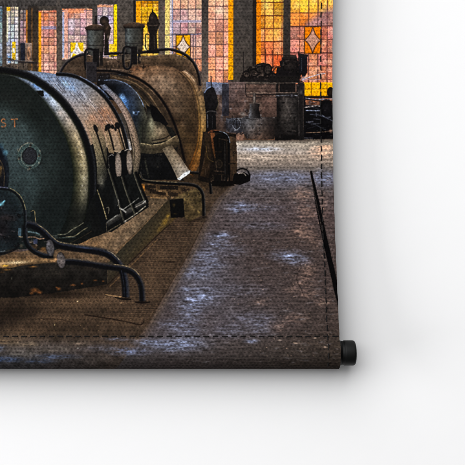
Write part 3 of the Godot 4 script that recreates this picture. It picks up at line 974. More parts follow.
		ink(q[0], q[1], Color(q[2].r, q[2].g, q[2].b, q[3]))
	disc(327, 108, 7, 9, [[0, K(24, 22, 25)], [0.8, K(12, 11, 13)], [1, K(10, 9, 11, 0.6)]]); disc(331, 92, 3.4, 5, [[0, K(40, 30, 24)], [1, K(16, 12, 12)]])
	ink([321, 114, 326, 117, 331, 117], 1.2, K(104, 108, 124, 0.75)); glow(331, 131, 2.4, 3, K(170, 130, 110, 0.7))
	clutter(278, 58, 301, 80, 26, K(70, 60, 54), K(10, 9, 9), 0.4)
	for i in 30:
		glow(rg.randf_range(278, 333), rg.randf_range(84, 136), rg.randf_range(0.7, 2.5), rg.randf_range(0.5, 1.2), K(104, 96, 96, rg.randf_range(0.15, 0.5)))
	for i in 24:
		glow(rg.randf_range(228, 276), rg.randf_range(100, 138), rg.randf_range(0.7, 2.5), rg.randf_range(0.5, 1.4), K(26, 22, 24, rg.randf_range(0.3, 0.7)))
	noise(n_blot, 0.35)
	rect(262, 97.6, 277, 117, K(96, 74, 66), K(70, 54, 48)); glow(232, 98, 6, 12, K(70, 58, 58, 0.5)); glow(270, 88, 8, 5, K(60, 46, 42, 0.5))
	strip([[249.6, 104, 250.4, 110, 248.6, 118], [252.6, 103.4, 253, 110, 252, 118.6], [256, 103.4, 256, 110, 256.6, 118.6], [260, 104, 259, 110, 261, 118]], [[K(74, 72, 74), K(90, 90, 94), K(100, 102, 108)], [K(62, 56, 54), K(54, 50, 49), K(70, 68, 70)], [K(36, 31, 30), K(28, 25, 25), K(34, 31, 31)], [K(18, 16, 16)]], 8)
	strip([[253, 93, 253, 103], [254.6, 93, 254.6, 103], [256, 93, 256, 103]], [[K(60, 54, 50)], [K(112, 102, 96)], [K(30, 26, 25)]], 4, false)
	ink([248.6, 103.8, 254.6, 102.8, 260.6, 103.8], 1.5, K(104, 92, 84, 0.8)); ink([246, 118.4, 254, 119.6, 262, 118.6], 1.3, K(26, 23, 23, 0.8))
	glow(252, 124, 5, 8, K(104, 100, 100, 0.4)); glow(272, 128, 6, 11, K(26, 21, 20, 0.6)); glow(287, 114, 5, 13, K(84, 77, 73, 0.5)); glow(299, 112, 4, 18, K(16, 14, 14, 0.6)); glow(279, 114, 3, 18, K(14, 12, 12, 0.7)); glow(290, 137, 16, 4, K(8, 7, 7, 0.8))
	glow(226, 126, 4, 8, K(30, 27, 30, 0.7)); glow(222, 118, 3, 6, K(96, 92, 98, 0.4)); glow(232, 136, 5, 3, K(160, 120, 104, 0.5))
	strip([[226, 139.5, 280, 140, 333, 138.6], [226, 143, 280, 143.4, 333, 143]], [[K(50, 40, 34, 0.8)], [K(120, 110, 100, 0)]], 6)

# the round brown casing behind the drum, its brackets and oil cups
func paint_casing() -> void:
	noise(n_blot, 0.4)
	poly([128, 150, 150, 150, 204, 130, 214, 186, 200, 192, 150, 200, 130, 202], K(40, 31, 23), K(54, 42, 30))
	# back plate
	poly([60, 74, 62, 66, 70, 59, 84, 55, 104, 58, 124, 60, 150, 56, 176, 54, 188, 58, 197, 68, 201, 84, 201, 100, 60, 110], K(64, 51, 41), K(50, 39, 31))
	strip([[120, 66, 140, 58, 160, 54.6, 178, 55, 190, 61, 198, 72, 202, 86], [120, 76, 140, 68, 160, 65, 174, 67, 184, 74, 191, 86, 193, 100]], [[K(56, 45, 36), K(90, 72, 55), K(88, 71, 54), K(76, 62, 49), K(86, 68, 52)], [K(62, 47, 36), K(60, 46, 35), K(54, 42, 32), K(44, 35, 28)]])
	ink([124, 62, 140, 58, 160, 55.2, 178, 55.4, 189, 60.6], 1.1, K(134, 116, 92, 0.6))
	# the drum-shaped casing with its lit face
	strip([[104, 78, 124, 71, 150, 66, 172, 67, 186, 76, 196, 92, 201, 112, 202, 136, 196, 160, 188, 174], [104, 92, 124, 84, 148, 78, 164, 80, 176, 90, 184, 104, 189, 120, 190, 138, 187, 158, 182, 172], [104, 120, 130, 110, 150, 106, 160, 112, 168, 122, 172, 134, 174, 148, 176, 160, 177, 166, 178, 172]], [[K(62, 44, 31), K(102, 73, 52), K(93, 70, 52), K(74, 57, 42), K(62, 46, 31), K(62, 44, 27), K(57, 37, 22)], [K(62, 44, 31), K(114, 88, 68), K(127, 104, 85), K(87, 70, 56), K(55, 43, 31), K(57, 43, 29), K(45, 31, 20)], [K(41, 30, 23), K(66, 49, 36), K(68, 51, 38), K(51, 39, 29), K(47, 36, 25), K(41, 30, 21)]], 36)
	glow(164, 86, 17, 12, K(152, 129, 109, 0.5), 0.4); glow(150, 74, 20, 5, K(117, 86, 62, 0.35), -0.1); glow(140, 82, 16, 7, K(58, 38, 26, 0.55), 0.5); glow(176, 104, 8, 18, K(121, 102, 82, 0.35), -0.3)
	glow(136, 68, 16, 4, K(142, 95, 67, 0.5), -0.2); glow(189, 150, 6, 22, K(87, 65, 38, 0.4)); glow(180, 134, 8, 16, K(91, 72, 48, 0.4))
	for i in 50:
		glow(rg.randf_range(138, 190), rg.randf_range(70, 140), rg.randf_range(2, 6), rg.randf_range(1, 4), K(57, 40, 30, rg.randf_range(0.1, 0.35)) if rg.randf() < 0.6 else K(161, 132, 107, 0.25))
	# golden rim of the casing
	strip([[180, 72, 188, 80, 194, 92, 197.5, 108, 198.6, 126, 197, 142, 192.6, 158, 187, 170], [183, 71, 191.6, 79, 198, 92, 201.6, 108, 202.6, 126, 201, 144, 196.4, 162, 190, 174], [185.6, 70, 195.4, 78, 202, 90, 205.4, 108, 206, 126, 204.6, 144, 199.6, 164, 192.6, 177]], [[K(114, 86, 62), K(98, 73, 48), K(100, 75, 45), K(104, 73, 36), K(91, 56, 23), K(85, 49, 20)], [K(161, 128, 99), K(133, 105, 77), K(142, 114, 77), K(148, 112, 63), K(129, 88, 43), K(110, 70, 35)], [K(104, 80, 62), K(87, 68, 50), K(112, 89, 58), K(115, 88, 50), K(91, 61, 31), K(66, 42, 23)]])
	noise(n_grain, 0.0)
	ink([181, 71.4, 190, 80, 196, 92, 199.6, 108, 200.4, 126, 198.8, 144, 194, 160, 188, 172], 1.0, K(52, 38, 22, 0.7))
	ink([178.6, 72, 186, 79, 191.6, 90, 194.8, 106, 196, 124], 1.2, K(44, 34, 26, 0.7))
	ink([183.6, 70.6, 190, 75.6, 195, 82], 1.2, K(200, 176, 150, 0.7))
	ink([184.6, 140.6, 198, 140], 0.9, K(40, 30, 20, 0.7))
	# thick edge of the back plate, then the black hoop of pipe
	noise(n_blot, 0.3)
	strip([[186, 58, 194, 64, 200, 74, 203, 86], [183, 66, 190, 70, 196, 80, 199, 92]], [[K(96, 76, 58)], [K(70, 54, 42)]], 10)
	pipe([104, 54, 120, 53, 140, 52.4, 152, 50.8, 166, 49.2, 178, 51.2, 188, 56.6, 195, 65, 199, 76, 200.2, 86], 3.4, K(14, 12, 13), K(40, 36, 36), K(66, 62, 64))
	pipe([60, 73, 62.6, 68, 67, 62.4, 73, 58.2, 80, 55.2, 88, 53.6], 3.2, K(20, 18, 20), K(46, 42, 44), K(74, 68, 70))
	noise(n_blot, 0.4)
	# plank deck between the cups
	strip([[86, 70, 104, 68.6, 130, 69.6], [86, 74, 104, 72, 130, 73]], [[K(104, 88, 78), K(120, 100, 86), K(96, 78, 64)], [K(60, 50, 44), K(50, 42, 38), K(54, 42, 34)]], 8)
	rect(97, 73, 128, 86, K(34, 29, 28), K(18, 17, 19))
	ink([98, 80, 112, 79.6, 122, 82, 128, 86], 1.7, K(140, 152, 176, 0.55)); ink([96, 75.4, 110, 74.8, 128, 75.2], 1.4, K(20, 18, 18, 0.9))
	glow(112, 60, 18, 5, K(112, 92, 76, 0.35)); glow(74, 68, 10, 5, K(120, 98, 80, 0.45))
	# oil cups
	for q in [[85.4, 105.6, 24.6, 0], [123.4, 144.6, 22.4, 1]]:
		var a: float = q[0]
		var b: float = q[1]
		var y: float = q[2]
		var m := (a + b) * 0.5
		noise(n_blot, 0.3)
		ink([m + 0.4, y - 22 if q[3] == 1 else y - 9, m + 0.4, y + 1], 3.2, K(26, 22, 23), false)
		strip([[a + 1.4, y + 3, a + 1.6, y + 20, a + 2.4, y + 30], [a + 5, y + 3.6, a + 5, y + 20, a + 5.4, y + 31], [m, y + 4, m, y + 20, m, y + 31], [b - 4, y + 3.6, b - 4, y + 20, b - 4.6, y + 31], [b - 1.4, y + 3, b - 1.6, y + 20, b - 2.4, y + 30]], [[K(30, 30, 32), K(40, 42, 44), K(30, 28, 28)], [K(72, 76, 74), K(92, 98, 98), K(60, 58, 54)], [K(56, 56, 54), K(66, 66, 62), K(50, 46, 42)], [K(46, 44, 40), K(58, 54, 48), K(50, 42, 36)], [K(24, 20, 19), K(26, 22, 20), K(28, 23, 20)]], 8)
		strip([[a, y + 2.4, m, y - 0.4, b, y + 2.4], [a - 0.4, y + 4.2, m, y + 3.6, b + 0.4, y + 4.2], [a + 0.8, y + 5.6, m, y + 6, b - 0.8, y + 5.6]], [[K(64, 50, 42), K(92, 72, 58), K(52, 40, 34)], [K(40, 32, 28), K(60, 48, 40), K(30, 24, 22)], [K(20, 18, 18)]], 8)
		noise(n_grain, 0.0)
		ink([a + 1, y + 20.4, m, y + 20.9, b - 1, y + 20.4], 1.3, K(26, 24, 24, 0.7))
		# loop handle
		stroke([a + 8.5, y + 26, a + 4, y + 24.4, a + 0.4, y + 26.6, a - 0.2, y + 36, a + 0.6, y + 44, a + 3.6, y + 46.6, a + 7, y + 44, a + 8.4, y + 36, a + 8.5, y + 26], 3.0, [K(70, 68, 70, 0.3), K(36, 34, 36), K(16, 15, 17), K(14, 13, 14), K(14, 13, 14, 0.3)])
		rect(a + 8, y + 24, a + 13.5, y + 42, K(20, 18, 19)); rect(a + 14.6, y + 27, a + 17.4, y + 41, K(26, 23, 22)); ink([a + 14, y + 28, a + 14, y + 40], 1.2, K(84, 80, 78, 0.45))
	# finials
	noise(n_blot, 0.35)
	disc(104.4, 21, 4.6, 5, [[0, K(74, 58, 48)], [0.6, K(44, 35, 31)], [1, K(24, 20, 20)]])
	poly([103, 23, 108, 22, 111, 28, 110, 34, 108.6, 40, 108.8, 53, 104, 53, 104.6, 36], K(44, 34, 28), K(26, 22, 21)); glow(108, 37, 1.4, 2.4, K(170, 150, 130, 0.7)); glow(107, 28, 2.4, 3, K(96, 70, 54, 0.6))
	poly([152.2, 8.4, 153.4, 11.6, 156.6, 15, 158, 18.6, 158.8, 22, 160, 24, 159, 26.4, 157.2, 31, 156.6, 34, 157.4, 50, 148.6, 50, 149.4, 34, 148, 30, 147.4, 26.4, 146.6, 24, 148.2, 22, 148.6, 18, 149.8, 14.8, 151.6, 11.6], K(36, 30, 28), K(24, 21, 20))
	glow(152, 17, 2, 3, K(88, 74, 62, 0.6)); ink([147.2, 24.6, 153, 25.6, 159.4, 24.6], 1.2, K(74, 62, 54, 0.7)); ink([149.8, 36, 149.6, 49], 1.0, K(92, 86, 80, 0.5)); ink([154, 35, 154.4, 49], 1.4, K(64, 54, 46, 0.6))
	ink([149, 34.6, 146.4, 34, 145.6, 36, 145.6, 47, 147, 49.6], 1.5, K(28, 24, 23, 0.95))
	rect(147, 50, 159, 53.4, K(18, 16, 16)); rect(86, 62, 96.6, 82, K(42, 38, 40), K(34, 32, 35)); ink([86.4, 64, 86.6, 80], 1.0, K(86, 78, 76, 0.6))
	clutter(98, 54, 150, 74, 40, K(128, 106, 88), K(22, 18, 17), 0.3)
	clutter(100, 74, 128, 86, 16, K(84, 84, 92), K(8, 8, 9), 0.1)
	noise(n_blot, 0.4)
	poly([110, 74, 126, 76.4, 138, 81, 149, 88.6, 159, 99.6, 167, 112, 173.4, 126, 178.6, 142, 182, 158, 168, 150, 150, 116, 130, 88, 110, 82], K(58, 46, 36), K(42, 34, 26))
	# black strap over the casing
	stroke([96, 70.6, 110, 71, 124, 73.6, 136, 77.6, 148, 85, 158, 95, 167, 108, 174, 123, 179, 138, 182.4, 152, 185, 163], 3.4, [K(20, 16, 15, 0.3), K(12, 10, 11), K(12, 10, 11), K(30, 24, 20, 0.3)])
	stroke([112, 76.6, 126, 79.6, 138, 85, 149, 95, 158, 108, 165, 122], 2.0, [K(120, 98, 72, 0.0), K(120, 98, 72, 0.8), K(100, 80, 58, 0.0)])
	# curved dark bay under the strap
	noise(n_blot, 0.4)
	poly([118, 84, 132, 84, 144, 92, 154, 106, 161, 122, 166, 134, 176, 158, 170, 182, 140, 184, 132, 150], K(34, 29, 24), K(18, 17, 17))
	strip([[122, 84, 134, 87, 145, 96, 154, 110, 160, 124], [120, 90, 132, 93, 141, 101, 149, 114, 154, 126]], [[K(40, 32, 26)], [K(76, 62, 46), K(70, 58, 42), K(66, 56, 42), K(74, 66, 52), K(90, 80, 64)]])
	ink([128, 87.6, 140, 95.6, 150, 107.6, 158, 121], 1.1, K(120, 100, 70, 0.55))
	poly([146, 105, 152, 108, 160, 117, 166.4, 124, 166, 130, 160, 128, 152, 124, 148, 116], K(13, 12, 13))

# the big dark generator drum
func paint_drum() -> void:
	# blue-black end bell
	noise(n_blot, 0.45)
	strip([[100, 78, 112, 79.4, 122, 81, 132, 88, 140, 100, 146, 114, 149, 130, 150, 148, 147, 170], [100, 88, 110, 86, 119, 88, 127, 95, 133, 106, 138, 118, 141, 132, 142, 148, 140, 168], [100, 108, 108, 100, 116, 102, 122, 110, 127, 120, 131, 130, 134, 142, 136, 152, 134, 168]], [[K(26, 25, 28), K(48, 52, 62), K(46, 50, 60), K(52, 54, 58), K(64, 62, 52), K(88, 84, 68), K(110, 104, 84), K(84, 78, 62), K(46, 42, 34)], [K(12, 12, 14), K(13, 14, 17), K(26, 32, 44), K(42, 52, 68), K(34, 38, 44), K(40, 42, 36), K(56, 56, 46), K(38, 38, 32), K(22, 22, 20)], [K(10, 10, 12), K(14, 15, 18), K(34, 44, 60), K(30, 34, 42), K(24, 25, 26), K(20, 20, 20)]])
	noise(n_grain, 0.35)
	glow(124, 101, 5, 10, K(96, 146, 214, 0.85), -0.5); glow(122, 97, 4, 5, K(150, 190, 236, 0.7), -0.5); glow(127, 108, 3, 6, K(90, 126, 180, 0.5), -0.4); glow(132, 92, 7, 3, K(50, 56, 72, 0.6), 0.7)
	ink([118, 80.8, 126, 83.4, 134, 90, 140, 98, 144, 107], 1.5, K(120, 138, 168, 0.75)); ink([104, 80.4, 114, 79.8, 122, 81.8], 1.4, K(112, 128, 158, 0.7))
	disc(136, 113, 3.6, 3.4, [[0, K(22, 24, 30)], [0.5, K(60, 74, 96)], [1, K(16, 17, 20, 0.5)]]); glow(133.6, 112.6, 1.8, 2.4, K(160, 190, 226, 0.85)); glow(138.6, 111.6, 1.6, 1.2, K(140, 160, 190, 0.7))
	# pedestal of the bearing behind: lit green-grey column and dark hollow
	noise(n_blot, 0.4)
	poly([145, 122, 151, 118, 160, 124, 172, 128, 177, 136, 178, 146, 176, 170, 170, 182, 140, 182], K(26, 25, 22), K(13, 13, 14))
	strip([[142, 118, 142, 130, 141, 144], [147, 108, 147.5, 128, 148, 144], [150, 108, 152.6, 128, 154, 143], [156, 118, 158, 130, 160, 142], [164, 124, 168, 132, 172, 139]], [[K(30, 30, 27, 0), K(24, 24, 22, 0.7), K(22, 22, 20)], [K(70, 70, 60, 0), K(70, 69, 56), K(50, 47, 37)], [K(110, 110, 94, 0), K(124, 117, 95), K(94, 84, 66)], [K(80, 74, 60, 0), K(108, 95, 77), K(80, 69, 53)], [K(50, 42, 34), K(84, 70, 54), K(76, 62, 46)]], 8)
	glow(160, 131, 8, 6, K(150, 132, 108, 0.55)); glow(151.4, 124, 2.6, 13, K(146, 144, 122, 0.5), -0.06)
	poly([150, 104, 156, 107, 164, 117, 168, 124, 166, 126.4, 160, 122, 154, 121, 151, 114], K(12, 11, 12))
	strip([[140, 143, 152, 144.6, 164, 142.6, 177, 135], [140, 147, 152, 148.4, 166, 146, 179, 139.6], [140, 152.6, 152, 154, 166, 151.6, 180, 145.6]], [[K(98, 90, 72), K(112, 98, 74), K(120, 104, 80), K(86, 70, 52)], [K(46, 42, 34), K(60, 52, 40), K(76, 64, 48)], [K(52, 48, 38), K(60, 52, 40), K(44, 36, 28)]], 12)
	noise(n_grain, 0.2)
	ink([141, 143.2, 153, 144.8, 164, 142.6, 176, 135.6], 1.2, K(170, 152, 118, 0.7)); ink([152, 140.6, 164, 138.4, 172, 133.6], 1.6, K(18, 16, 15, 0.85)); ink([141, 153.4, 153, 155, 166, 152.4], 1.4, K(14, 13, 13, 0.8))
	# dark pit between drum and pedestal
	noise(n_blot, 0.4)
	poly([136, 154, 164, 154, 176, 172, 186, 182, 140, 184], K(17, 17, 18), K(11, 11, 12))
	ink([145, 158, 146.6, 168, 149, 178], 2.6, K(60, 58, 48, 0.6)); glow(156, 162, 10, 8, K(28, 27, 26, 0.6)); ink([163, 154, 171, 168, 177, 178], 1.4, K(12, 12, 12, 0.9))
	# the lit slab running down to the bed
	noise(n_blot, 0.25)
	strip([[162, 149, 170, 163, 178, 180], [166, 147, 175, 161, 184, 177], [171.6, 145, 181, 158, 190, 171.6]], [[K(92, 81, 66), K(104, 92, 77), K(110, 100, 88)], [K(116, 102, 83), K(136, 121, 102), K(160, 152, 142)], [K(84, 71, 56), K(110, 94, 77), K(134, 124, 114)]], 12)
	poly([177, 179.4, 183.6, 173.6, 190.6, 170, 191.4, 172, 184, 177.4, 179.6, 180.6], K(206, 208, 208)); glow(186, 173.6, 6, 3, K(232, 236, 240, 0.75), -0.6)
	ink([172.4, 144.6, 182, 158, 191, 171], 1.2, K(40, 32, 26, 0.8))
	# barrel of the drum between the straps
	noise(n_streak, 0.2)
	strip([[0, 68.6, 20, 70, 40, 72, 60, 74.6, 75, 76.4, 86, 81.4, 99, 91.4, 109, 103, 117, 116, 123, 132, 127, 150, 128, 170, 126, 196], [0, 74, 20, 75, 40, 79, 54, 86, 66, 93, 76, 101, 85, 111, 92, 121, 98, 133, 103, 147, 106, 162, 107, 180, 105, 206], [0, 80, 16, 82, 32, 86, 44, 92, 54, 99, 63, 107, 71, 116, 78, 126, 84, 138, 89, 152, 92, 166, 92, 186, 86, 214]],
		[[K(72, 72, 76), K(86, 88, 94), K(103, 115, 137), K(111, 126, 154), K(109, 117, 132), K(120, 108, 99), K(147, 115, 94), K(154, 128, 106), K(123, 107, 89), K(62, 57, 49), K(26, 25, 24)],
		[K(75, 72, 72), K(109, 113, 122), K(129, 142, 168), K(133, 144, 164), K(137, 137, 146), K(150, 135, 124), K(158, 121, 98), K(149, 129, 108), K(128, 114, 93), K(85, 80, 68), K(34, 33, 30)],
		[K(54, 54, 57), K(82, 86, 97), K(117, 126, 144), K(126, 126, 134), K(141, 126, 118), K(148, 122, 104), K(144, 124, 104), K(123, 109, 89), K(96, 87, 70), K(56, 54, 48), K(22, 22, 22)]], 44)
	noise(n_grain, 0.3)
	glow(70, 86, 14, 6, K(124, 168, 224, 0.6), 0.6); glow(66, 84, 7, 3.4, K(186, 214, 224, 0.65), 0.6); glow(82, 95, 12, 6, K(190, 198, 216, 0.5), 0.8); glow(92, 106, 8, 6, K(210, 190, 178, 0.4), 0.8); glow(104, 112, 9, 8, K(206, 142, 102, 0.5), 0.7); glow(44, 76, 16, 3, K(130, 150, 180, 0.5), 0.3); glow(92, 118, 6, 6, K(200, 140, 104, 0.4), 0.7)
	for i in 220:   # brushed streaks along the barrel
		var t := rg.randf()
		var x := lerpf(50, 108, t) + rg.randf_range(-6, 6)
		var y := lerpf(77, 116, t * t * 0.6 + t * 0.4) + rg.randf_range(-3, 9)
		var ln := rg.randf_range(3, 9)
		ink([x, y, x + ln * 0.62, y + ln * 0.8], 0.9, K(40, 36, 42, rg.randf_range(0.15, 0.45)) if rg.randf() < 0.6 else K(222, 214, 214, rg.randf_range(0.1, 0.35)), false)
	for i in 13:
		var x := 82.0 + i * 2.6
		ink([x, 104 + i * 0.6, x + 5, 113 + i * 0.5, x + 10, 124 + i * 0.4], 1.0, K(92, 58, 44, 0.4))
	# strap two, with its lit flange
	strip([[99, 85, 110, 95.6, 119, 107.6, 126, 121, 130.6, 138, 132.8, 154, 130.6, 174, 127, 190], [103, 84.6, 114.6, 95.6, 123, 107.6, 130, 121.6, 134.8, 138.4, 137, 155, 134.4, 174, 130, 191], [105, 84, 118, 96, 126.6, 107.6, 133.6, 122, 138.4, 139, 140.8, 155, 137.8, 174, 133, 192]], [[K(70, 70, 76), K(104, 96, 98), K(126, 108, 99), K(120, 104, 90), K(104, 92, 76), K(76, 70, 58), K(46, 43, 37)], [K(112, 124, 148), K(140, 128, 126), K(152, 127, 112), K(138, 117, 100), K(124, 106, 88), K(92, 82, 68), K(52, 48, 41)], [K(54, 58, 66), K(70, 64, 62), K(78, 66, 58), K(76, 66, 54), K(70, 61, 50), K(52, 47, 40), K(34, 32, 28)]], 34)
	ink([131.4, 134, 134.6, 152, 132.6, 172], 1.1, K(40, 35, 30, 0.7))
	stroke([56, 74.4, 68, 75, 78, 77.6, 88, 83.2, 98, 90.6, 107, 100, 114, 110.6, 120, 122, 125, 137, 128, 154, 127, 172], 4.4, [K(90, 100, 120, 0.4), K(16, 16, 18), K(12, 12, 14), K(18, 18, 18), K(60, 56, 50, 0.2)])
	ink([80, 76.6, 90, 81.6, 100, 88.6, 109, 97.6], 1.5, K(140, 160, 200, 0.6)); glow(104, 89, 3, 3, K(110, 130, 170, 0.5), 0.7)
	noise(n_blot, 0.4)
	poly([84, 150, 98, 140, 110, 150, 132, 158, 134, 178, 130, 200, 110, 216, 80, 226, 70, 200], K(20, 20, 21), K(12, 12, 13))
	# lit strip of barrel beside strap one, fading down
	noise(n_grain, 0.28)
	strip([[84, 120, 90, 134, 94.4, 150, 96.8, 166, 97, 184], [92, 120, 98, 132, 101, 148, 102.6, 164, 101, 184], [100, 124, 105, 138, 107, 154, 108, 168, 106, 186]], [[K(150, 122, 102), K(136, 118, 96), K(120, 108, 85), K(90, 85, 70), K(36, 35, 31)], [K(150, 119, 97), K(128, 110, 87), K(106, 96, 74), K(66, 63, 52), K(54, 53, 48)], [K(136, 109, 88), K(110, 96, 76), K(50, 46, 38), K(30, 29, 27), K(24, 24, 23)]])
	strip([[103, 124, 106, 136, 108.6, 152], [110, 126, 112.6, 140, 114, 154]], [[K(150, 121, 97), K(140, 119, 94), K(122, 104, 80)], [K(138, 113, 91), K(124, 106, 84), K(112, 94, 72)]], 10)
	strip([[116, 130, 119.6, 142, 122, 152], [119, 130, 122.4, 142, 124.4, 150]], [[K(132, 105, 82), K(120, 98, 74), K(100, 83, 62)], [K(104, 84, 67), K(96, 79, 60), K(98, 79, 59)]], 8)
	glow(101, 181, 4, 7, K(110, 106, 94, 0.6)); 
	clutter(100, 176, 146, 214, 40, K(56, 56, 52), K(7, 7, 8), 0.75)
	clutter(140, 154, 170, 182, 22, K(52, 48, 42), K(8, 8, 9), 0.6)
	# brush gear: rods, knobs and pale brush plates
	noise(n_grain, 0.15)
	ink([95, 128, 99, 140, 103, 154, 107.6, 170, 112, 186, 117, 204, 122, 220], 2.4, K(13, 12, 13, 1)); ink([107.4, 126, 111, 138, 114, 150], 2.4, K(13, 12, 13, 1)); ink([118, 126, 121.4, 138, 125, 150], 1.8, K(14, 13, 13, 1)); ink([121.6, 130, 124.6, 141, 127.4, 150], 1.2, K(20, 18, 16, 0.9))
	for p in [[95.6, 128.4, 2.2, 4.4], [108, 126.6, 3.4, 2.6], [112.4, 126.8, 2, 2.4], [117.4, 125.6, 2.8, 3.8], [106, 129.4, 1.8, 1.6], [115.4, 129, 1.2, 2.2]]:
		disc(p[0], p[1], p[2], p[3], [[0, K(22, 21, 22)], [0.7, K(12, 12, 13)], [1, K(12, 12, 13, 0.4)]], -0.35)
	glow(111, 125, 0.9, 0.9, K(170, 150, 140, 0.7)); glow(117, 131.4, 1, 0.8, K(190, 176, 164, 0.7))
	disc(112.6, 167, 6, 13.6, [[0, K(14, 14, 15)], [1, K(11, 11, 12)]], -0.06); disc(124, 163, 5.2, 13.4, [[0, K(14, 14, 15)], [1, K(11, 11, 12)]], -0.06)
	disc(118.4, 165.8, 3.4, 13.8, [[0, K(136, 124, 114)], [0.7, K(126, 113, 103)], [0.9, K(90, 80, 72)], [1, K(30, 27, 25)]], -0.05); disc(129.4, 162.4, 3.1, 13, [[0, K(134, 121, 111)], [0.7, K(122, 110, 99)], [0.9, K(86, 76, 68)], [1, K(30, 27, 25)]], -0.05)
	ink([108.4, 156.6, 112, 154.4, 113.6, 156], 1.4, K(150, 144, 140, 0.85)); ink([118, 153, 121, 151.8], 1.2, K(190, 180, 170, 0.9)); ink([124.6, 150.8, 128, 149.4, 131, 150.4], 1.2, K(180, 170, 160, 0.8)); ink([108.2, 157, 109.4, 168, 113, 182], 0.9, K(84, 80, 74, 0.7))
	noise(n_grain, 0.0)
	# front face of the drum
	noise(n_blot, 0.22)
	rect(U0, 62, 0, 252, K(56, 48, 43), K(34, 29, 26))
	clutter(-165, 70, -70, 250, 120, K(86, 74, 64), K(18, 16, 15), 0.5, 14.0)
	noise(n_blot, 0.22)
	poly([0, 74.2, 14, 76.4, 27, 82.4, 38, 91.4, 48, 102, 56, 113, 63, 125, 69, 138, 73.4, 152, 76, 168, 76.6, 184, 74.6, 203, 69.4, 221, 62, 237, 50, 247, 0, 251, -20, 248, -44, 238, -62, 218, -74, 190, -78, 160, -72, 132, -60, 108, -42, 88, -20, 77], K(24, 28, 25), K(20, 24, 23))
	poly([0, 74.6, 14, 77.4, 26, 84, 36, 92.6, 45, 103, 53, 114, 60, 126, 66, 139, 70, 153, 72.6, 168, 73, 184, 71, 202, 66, 220, 59, 236, 50, 246, 0, 250, -20, 248, -44, 238, -62, 218, -74, 190, -78, 160, -72, 132, -60, 108, -42, 88, -20, 77], K(25, 29, 27), K(23, 28, 28))
	strip([[-60, 90, 0, 92, 16, 97, 28, 106, 38, 118, 46, 132, 51, 148, 53, 166, 52, 186, 47, 204, 40, 222], [-60, 110, 0, 112, 10, 116, 20, 124, 28, 134, 34, 146, 37, 158, 38, 172, 36, 188, 32, 204, 28, 216], [-60, 150, -20, 150, -10, 154, 0, 156, 6, 160, 8, 164, 9, 170, 9, 178, 8, 190, 8, 204, 8, 210]], [[K(30, 35, 32, 0), K(30, 36, 34, 0), K(30, 36, 35, 0)], [K(43, 48, 47, 0), K(47, 54, 53), K(50, 59, 58), K(54, 64, 64), K(53, 64, 65), K(46, 56, 56), K(35, 42, 42)], [K(45, 50, 50, 0), K(50, 58, 58), K(57, 68, 69), K(55, 66, 68), K(45, 54, 55), K(32, 38, 40)]], 26)
	glow(48, 160, 22, 50, K(47, 55, 54, 0.55)); glow(14, 100, 30, 14, K(34, 36, 34, 0.4), 0.4)
	# rounded shoulder and its long highlight
	noise(n_blot, 0.3)
	var sh := [[0, 74.6, 14, 77.4, 26, 84, 36, 92.6, 45, 103, 53, 114, 60, 126, 66, 139, 70, 153, 72.6, 168, 73, 184, 71, 202, 66, 220, 59, 236], [0, 73.4, 14, 75.6, 26.4, 81.6, 37.6, 90.6, 47.6, 100.6, 56, 111.4, 64, 123.4, 71, 137, 75.6, 151.6, 78.2, 167, 78.6, 184, 77, 203, 72, 221, 64, 238], [0, 72.4, 14, 74.2, 27, 79.6, 39.4, 88.4, 50, 97.6, 59.2, 107.6, 67.6, 119.4, 75.6, 133.6, 80.6, 149, 83.4, 165, 84, 184, 82.4, 204, 77, 222.6, 68, 240], [0, 71.4, 14, 73, 27.6, 77.6, 40.6, 85.6, 52, 94.4, 62, 104.4, 71, 116.4, 79.6, 131, 85, 147, 88, 163.4, 88.6, 184, 87, 205, 82, 224, 72, 242]]
	strip(sh, [[K(24, 26, 24), K(22, 24, 20), K(20, 24, 18), K(22, 26, 18), K(22, 26, 18), K(22, 26, 19), K(20, 24, 19), K(18, 22, 19), K(16, 18, 18)],
		[K(52, 54, 59), K(99, 109, 126), K(104, 116, 136), K(115, 118, 124), K(104, 96, 83), K(94, 85, 62), K(83, 79, 59), K(56, 54, 41), K(36, 37, 32), K(18, 20, 20)],
		[K(81, 85, 93), K(144, 156, 176), K(122, 149, 192), K(176, 187, 199), K(164, 151, 140), K(164, 147, 116), K(155, 140, 107), K(142, 134, 110), K(102, 98, 80), K(48, 48, 40), K(22, 24, 22)],
		[K(40, 42, 48), K(63, 69, 81), K(63, 76, 100), K(108, 109, 111), K(102, 93, 88), K(89, 80, 67), K(88, 79, 62), K(80, 77, 64), K(56, 54, 46), K(26, 26, 24), K(14, 14, 15)]], 46)
	noise(n_grain, 0.3)
	glow(35, 85, 6, 3.4, K(120, 164, 226, 0.7), 0.75); glow(53, 103, 7, 4, K(206, 218, 236, 0.6), 0.85); glow(60, 113, 5, 5, K(226, 206, 192, 0.5), 0.95); glow(46, 95, 4, 3, K(150, 176, 216, 0.6), 0.8); glow(84, 160, 3, 14, K(176, 166, 138, 0.35)); glow(77, 140, 3.4, 10, K(190, 172, 142, 0.35), -0.4)
	for i in 90:
		var t := rg.randf()
		var q := spline(P(sh[2]), 40)[int(t * 30)]
		glow(q.x + rg.randf_range(-4, 4), q.y + rg.randf_range(-3, 3), rg.randf_range(0.6, 2.2), rg.randf_range(0.5, 1.2), K(60, 54, 50, rg.randf_range(0.2, 0.5)) if rg.randf() < 0.6 else K(236, 226, 214, 0.4), 0.9)
